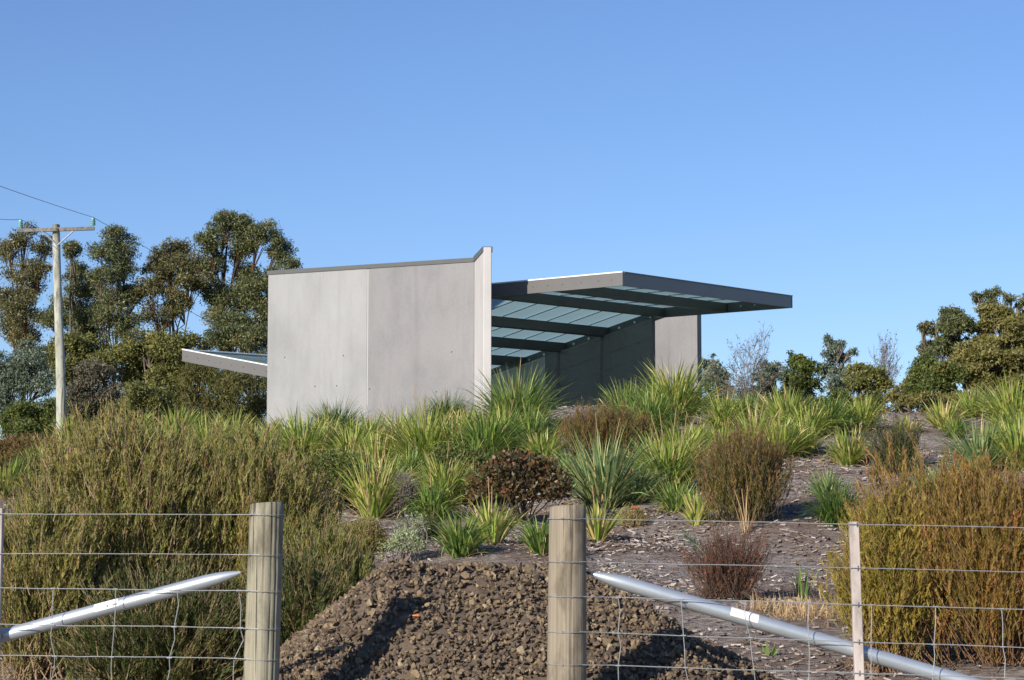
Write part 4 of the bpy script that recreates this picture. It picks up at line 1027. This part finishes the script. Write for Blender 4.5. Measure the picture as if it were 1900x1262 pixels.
# ------------------------------------------------------------------ trees
def tree(name, label, base_px, D, clumps, leafm, barkm, leaf=(0.115, 0.038), dens=1.1, hang=0.6, trunk_r=0.18, group='trees behind the shelter', lean=0.0, flat=0.8, sub=11, fork=0.35, trunkx=None, cat='tree', depth=1.0):
    m_ = D / FPX
    bx = at(base_px, 800, D)[0]
    bp = np.array([bx, D, float(ground(bx, D))])
    o = thing(name, bp, label, cat, group)
    cs = []
    for (cx, cy, r) in clumps:
        c3 = at(cx, cy, D); rm = r * m_ * (1.06 if hang > 0 else 1.16)
        c3[1] += rng.normal(0, 1) * rm * 0.9 * depth
        cs.append((c3, rm))
    zc = np.array([c_[0][2] for c_ in cs]); top = cs[int(np.argmax(zc))][0]; cen = np.mean([c_[0] for c_ in cs], 0)
    mt = MB()
    fk = bp + np.array([(cen[0] - bp[0]) * fork, (cen[1] - bp[1]) * fork, (zc.min() - bp[2]) * 0.55 + 0.1])
    k = np.linspace(0, 1, 10)[:, None]
    ctrl = bp + (top - bp) * k; ctrl[:, 0] += np.sin(k[:, 0] * 6 + bx) * 0.16 * trunk_r / 0.18; ctrl[0, 2] -= 0.2
    tubes(mt, ctrl[None], (trunk_r * 0.75 * (1 - 0.85 * k[:, 0]))[None], 8)
    ml = MB()
    for c3, rm in cs:
        f_ = np.clip((c3[2] - bp[2]) / max(top[2] - bp[2], .1) * 0.55 + rng.normal(0, .05), 0.08, 0.8)
        st_ = bp + (top - bp) * f_; st_[0] += np.sin(f_ * 6 + bx) * 0.16 * trunk_r / 0.18
        s = np.linspace(0, 1, 7)[:, None]
        path = st_ + (c3 - st_) * s; path[:, 2] += 0.12 * np.linalg.norm(c3 - st_) * np.sin(s[:, 0] * np.pi) * (-1 if c3[2] < st_[2] + 0.5 else 0.3); path += rng.normal(0, 0.13, path.shape) * np.sin(s * np.pi)
        r0 = trunk_r * (1 - 0.85 * f_) * 0.36
        tubes(mt, path[None], (r0 + (0.015 - r0) * s[:, 0])[None], 6)
        # sub clumps
        sd = nrm(rng.normal(size=(sub, 3)) * np.array([1, 1, 0.8])); sr = rm * (0.28 + 0.34 * rng.random(sub)); sc = c3 + sd * (rm * (0.45 + 0.45 * rng.random((sub, 1)))) * np.array([1, 1, flat])
        sc = np.vstack([sc, c3[None]]); sr = np.append(sr, rm * 0.5)
        tubes(mt, np.stack([np.broadcast_to(path[4], sc.shape), (path[5] + sc) / 2 + rng.normal(0, .06, sc.shape), sc], 1), np.broadcast_to([0.018, 0.013, 0.006], (len(sc), 3)), 4)
        for c_, r_ in zip(sc, sr):
            lf = max(leaf[0], 0.105)
            n = int(dens * 108 * (r_ / (lf * 2.2)) ** 2) + 8
            d = nrm(rng.normal(size=(n, 3)) + np.array([0, 0, 0.25])); rad = r_ * (0.15 + 0.85 * rng.random(n) ** 0.6) * (1 + 0.5 * rng.random(n) ** 5)
            P = c_ + d * rad[:, None] * np.array([1, 1, flat])
            tone = np.clip(rng.random(n) * 0.8 + rng.normal(0.1, 0.1), 0, 1)
            leaf_quads(ml, P, leaf[0], leaf[1], hang, tone, tri=True)
            nt_ = max(2, n // 30)
            tubes(mt, np.stack([np.broadcast_to(c_, (nt_, 3)), P[:nt_]], 1), np.broadcast_to([0.012, 0.004], (nt_, 2)), 3)
    mt.build('trunk', M[barkm], o, smooth=True); ml.build('crown', M[leafm], o, kind='stuff')
    return o

G1 = 'gum trees behind the shelter on the left'
tree('gum_tree', 'thin crowned gum tree at the left edge behind the power pole', 35, 88, [(45, 440, 30), (75, 452, 24), (12, 462, 26), (45, 520, 40), (75, 500, 26), (15, 555, 40), (65, 575, 38), (20, 610, 38), (55, 640, 34)], 'gum_red', 'bark_r', group=G1, dens=0.8)
tree('gum_tree', 'gum tree directly right of the power pole', 150, 92, [(140, 470, 24), (132, 505, 30), (155, 545, 34), (172, 585, 32), (118, 560, 30), (92, 590, 34), (150, 615, 36)], 'gum', 'bark_g', group=G1)
tree('gum_tree', 'slim pointed gum tree second right of the power pole', 222, 90, [(218, 440, 26), (232, 470, 32), (200, 470, 28), (222, 505, 36), (182, 515, 28), (215, 560, 40), (250, 545, 28), (200, 600, 32), (240, 605, 34)], 'gum', 'bark_g', group=G1, dens=0.9)
tree('gum_tree', 'round topped bronze gum tree left of the tallest one', 312, 90, [(315, 465, 36), (350, 488, 34), (288, 492, 30), (320, 515, 42), (365, 525, 32), (282, 540, 28), (340, 565, 36), (300, 590, 34)], 'gum_red', 'bark_r', group=G1, dens=1.1)
tree('gum_tree', 'tallest broad dark gum tree behind the left wall corner', 432, 90, [(415, 415, 36), (452, 422, 36), (490, 438, 38), (392, 448, 32), (522, 468, 30), (535, 490, 20), (440, 462, 34), (400, 492, 30), (478, 515, 44), (520, 525, 34), (440, 545, 46), (390, 545, 30), (500, 565, 42), (420, 598, 40), (470, 610, 40)], 'gum', 'bark_r', group=G1, trunk_r=0.26, dens=1.15)
tree('gum_tree', 'low dark gum behind the tip of the left roof wing', 450, 84, [(440, 630, 36), (480, 625, 36), (400, 625, 32), (470, 665, 36), (490, 700, 40)], 'gum', 'bark_g', group=G1)
tree('gum_tree', 'grey green gum sapling at the left edge under the thin gum', 35, 76, [(40, 655, 34), (15, 680, 38), (65, 685, 32), (35, 715, 34), (85, 720, 24), (15, 750, 34), (75, 760, 34)], 'gum_blue', 'bark_r', group=G1, trunk_r=0.12)
G2 = 'wattles and shrubs behind the bank on the left'
tree('wattle_tree', 'wide yellow green wattle in front of the gum trees', 285, 80, [(270, 640, 36), (310, 640, 38), (230, 655, 38), (350, 650, 34), (200, 675, 32), (280, 675, 42), (330, 685, 40), (250, 710, 42), (310, 720, 40), (365, 690, 30)], 'wattle', 'bark_g', leaf=(0.12, 0.05), group=G2, hang=0.0, dens=1.0, trunk_r=0.14)
tree('wattle_tree', 'yellow green wattle close to the power pole', 140, 80, [(125, 640, 34), (160, 640, 30), (105, 665, 32), (150, 675, 34), (130, 705, 34)], 'wattle', 'bark_g', leaf=(0.12, 0.05), group=G2, hang=0.0, trunk_r=0.12)
tree('tall_shrub', 'grey brown shrub right of the power pole foot', 170, 70, [(165, 700, 34), (145, 735, 34), (190, 735, 36), (165, 765, 38), (205, 770, 30), (130, 775, 30)], 'greybrown', 'bark_g', leaf=(0.10, 0.04), group=G2, hang=0.0, trunk_r=0.08, cat='shrub')
tree('tall_shrub', 'mid green shrub between grey brown shrub and dark shrub', 275, 70, [(270, 740, 34), (300, 755, 32), (245, 765, 30), (280, 780, 34), (310, 785, 30), (225, 790, 28)], 'wattle', 'bark_g', leaf=(0.10, 0.045), group=G2, hang=0.0, trunk_r=0.08, cat='shrub')
tree('tall_shrub', 'dark olive feathery shrub under the left roof wing', 405, 66, [(370, 705, 34), (410, 715, 36), (450, 725, 36), (350, 745, 34), (395, 755, 38), (440, 765, 38), (480, 755, 36), (360, 785, 34), (470, 790, 30), (420, 795, 30)], 'dkolive', 'bark_r', leaf=(0.16, 0.025), group=G2, hang=-1.2, trunk_r=0.08, cat='shrub', dens=1.5)
tree('tall_shrub', 'dull green shrub left of the power pole foot', 70, 68, [(60, 770, 32), (90, 765, 30), (30, 785, 32), (75, 795, 32), (110, 790, 22)], 'leaf_mid', 'bark_g', leaf=(0.10, 0.045), group=G2, hang=0.0, trunk_r=0.08, cat='shrub')
G3 = 'small trees on the skyline between shelter and right hand wood'
tree('small_tree', 'dark small tree just right of the concrete pier', 1325, 72, [(1318, 672, 20), (1335, 695, 22), (1312, 705, 22), (1340, 725, 26), (1315, 745, 26)], 'gum_blue', 'bark_g', group=G3, trunk_r=0.07, leaf=(0.13, 0.045))
tree('small_tree', 'round green small tree right of the bare twiggy tree', 1440, 74, [(1435, 685, 22), (1415, 705, 22), (1455, 705, 24), (1430, 730, 28), (1395, 735, 24), (1465, 735, 26)], 'gum_blue', 'bark_g', group=G3, trunk_r=0.07, leaf=(0.13, 0.045))
tree('small_tree', 'darker green small tree left of the sapling', 1490, 73, [(1475, 665, 18), (1495, 680, 26), (1480, 705, 28), (1505, 710, 26), (1490, 740, 30)], 'leaf_mid', 'bark_g', group=G3, trunk_r=0.07, leaf=(0.12, 0.045))
tree('small_tree', 'loose blue green sapling with a forked top', 1548, 73, [(1538, 632, 12), (1556, 640, 12), (1540, 655, 17), (1562, 662, 15), (1580, 655, 12), (1535, 680, 18), (1560, 690, 20), (1540, 715, 24), (1570, 720, 24)], 'gum_blue', 'bark_g', group=G3, trunk_r=0.06, dens=0.8, leaf=(0.12, 0.04))
tree('small_tree', 'olive small tree at the right end of the skyline group', 1610, 72, [(1595, 685, 22), (1615, 700, 24), (1630, 695, 18), (1590, 715, 24), (1632, 720, 20), (1610, 735, 24)], 'wattle', 'bark_g', group=G3, trunk_r=0.07, leaf=(0.12, 0.045))
G4 = 'trees of the right hand wood'
tree('gum_tree', 'dark green gum at the left front of the right hand wood', 1775, 66, [(1765, 585, 22), (1785, 600, 28), (1755, 612, 26), (1775, 635, 32), (1745, 650, 26), (1790, 650, 28)], 'gum', 'bark_g', group=G4, dens=1.3)
tree('gum_tree', 'thin bronze gum at the left edge of the right hand wood', 1728, 68, [(1715, 608, 14), (1735, 612, 16), (1722, 635, 15), (1712, 655, 10)], 'gum_red', 'bark_g', group=G4, dens=0.9, trunk_r=0.08)
tree('gum_tree', 'open crowned gum standing highest over the right hand wood', 1838, 74, [(1822, 548, 16), (1845, 545, 17), (1862, 555, 14), (1835, 565, 18), (1895, 560, 18), (1900, 585, 18)], 'gum', 'bark_g', group=G4, dens=0.8, trunk_r=0.12)
tree('wattle_tree', 'tall layered yellow olive wattle in the right hand wood', 1850, 66, [(1845, 580, 26), (1870, 590, 24), (1835, 605, 26), (1860, 615, 28), (1890, 612, 24), (1830, 635, 28), (1865, 645, 30), (1900, 645, 28)], 'wattle_y', 'bark_g', group=G4, leaf=(0.11, 0.05), hang=0.0, dens=1.2, flat=0.6)
tree('wattle_tree', 'low broad yellow olive wattle at the foot of the right hand wood', 1830, 60, [(1790, 665, 28), (1825, 665, 30), (1860, 670, 30), (1895, 672, 28), (1810, 690, 30), (1850, 695, 32), (1890, 700, 30), (1775, 685, 24), (1830, 718, 30), (1880, 725, 32)], 'wattle_y', 'bark_g', group=G4, leaf=(0.10, 0.05), hang=0.0, dens=1.3, flat=0.7)
tree('tall_shrub', 'dark green round shrub at the left foot of the right hand wood', 1738, 58, [(1735, 680, 28), (1715, 700, 26), (1755, 700, 28), (1735, 718, 30), (1768, 720, 24), (1705, 725, 22)], 'leaf_mid', 'bark_g', group=G4, leaf=(0.09, 0.04), hang=0.0, trunk_r=0.07, dens=1.4, cat='shrub')
tree('tall_shrub', 'low olive shrub tapering out to the left of the right hand wood', 1690, 60, [(1690, 715, 18), (1672, 728, 16), (1700, 730, 18), (1655, 738, 12), (1685, 742, 18)], 'wattle_y', 'bark_g', group=G4, leaf=(0.09, 0.04), hang=0.0, trunk_r=0.05, dens=1.4, cat='shrub')

tree('tall_shrub', 'low hedge like growth on the crest at the foot of the right hand wood', 1760, 52, [(1700, 742, 18), (1725, 740, 18), (1752, 742, 18), (1780, 742, 20), (1810, 742, 22), (1845, 745, 22), (1880, 748, 22), (1670, 750, 12), (1690, 760, 18), (1720, 760, 18), (1655, 762, 18), (1635, 765, 16), (1750, 762, 18)], 'wattle_y', 'bark_g', group=G4, leaf=(0.08, 0.035), hang=0.0, trunk_r=0.04, dens=1.4, cat='shrub')
tree('tall_shrub', 'low dark growth under the small trees on the skyline', 1470, 66, [(1320, 760, 24), (1360, 758, 24), (1400, 760, 26), (1440, 760, 26), (1480, 762, 26), (1520, 755, 26), (1555, 752, 26), (1590, 748, 22), (1625, 745, 18)], 'leaf_mid', 'bark_g', group=G3, leaf=(0.09, 0.04), hang=0.0, trunk_r=0.05, dens=1.3, cat='shrub')
tree('tall_shrub', 'long low growth at the foot of the left hand trees', 200, 66, [(20, 790, 26), (60, 800, 26), (130, 800, 26), (180, 800, 28), (235, 800, 28), (290, 805, 28), (340, 805, 26), (390, 808, 26), (440, 810, 26)], 'leaf_mid', 'bark_g', group=G2, leaf=(0.09, 0.04), hang=0.0, trunk_r=0.05, dens=1.3, cat='shrub')

def bare_tree(label, px, D, top, wpx, bottom=745):
    bx = at(px, 800, D)[0]; bp = np.array([bx, D, float(ground(bx, D))]); tp_ = at(px, top, D); H = tp_[2] - bp[2]; Wd = wpx * D / FPX / 2
    o = thing('bare_tree', bp, label, 'tree', 'bare twiggy trees on the skyline')
    mt = MB(); tipl = []
    def grow(p0, d, L, r, lev):
        n = 5; s = np.linspace(0, 1, n)[:, None]
        q = p0 + d * L * s + rng.normal(0, 0.03, (n, 3)) * L * s; q[:, 2] += 0.10 * L * s[:, 0] ** 2
        tubes(mt, q[None], (r * (1 - 0.5 * s[:, 0]))[None], 5 if lev < 2 else 3)
        if lev >= 5: tipl.append(q[-1]); return
        for k in range((3 if lev > 2 else 4) if lev else 8):
            j = rng.uniform(0.35, 1.0); b = p0 + (q[-1] - p0) * j
            dd = nrm(d + rng.normal(0, 0.75, 3) * np.array([1, 1, 0.5]) + np.array([0, 0, 0.12]))
            grow(b, dd, L * rng.uniform(0.5, 0.72), max(r * 0.5, 0.008), lev + 1)
    grow(bp, np.array([0.02, 0, 1.0]), H * 0.52, 0.085, 0)
    V = mt.v
    allv = np.concatenate(V); sx_ = 2 * Wd / (np.percentile(allv[:, 0], 99) - np.percentile(allv[:, 0], 1)); sz_ = H / (np.percentile(allv[:, 2], 99.7) - bp[2])
    S_ = np.array([sx_, sx_, sz_])
    mt.v = [(v - bp) * S_ + bp for v in V]
    mt.build('trunk', M['bark_g'], o)
    tipl = (np.array(tipl) - bp) * S_ + bp
    tipl = tipl[rng.random(len(tipl)) < 0.25]
    ml = MB(); leaf_quads(ml, tipl + rng.normal(0, 0.05, tipl.shape), 0.09, 0.04, 0.5); ml.build('crown', M['brownleaf'], o, kind='stuff')
    return o
bare_tree('nearly leafless twiggy tree right of the concrete pier', 1392, 70, 608, 128)
bare_tree('nearly leafless twiggy tree at the right end of the skyline group', 1638, 74, 618, 100)
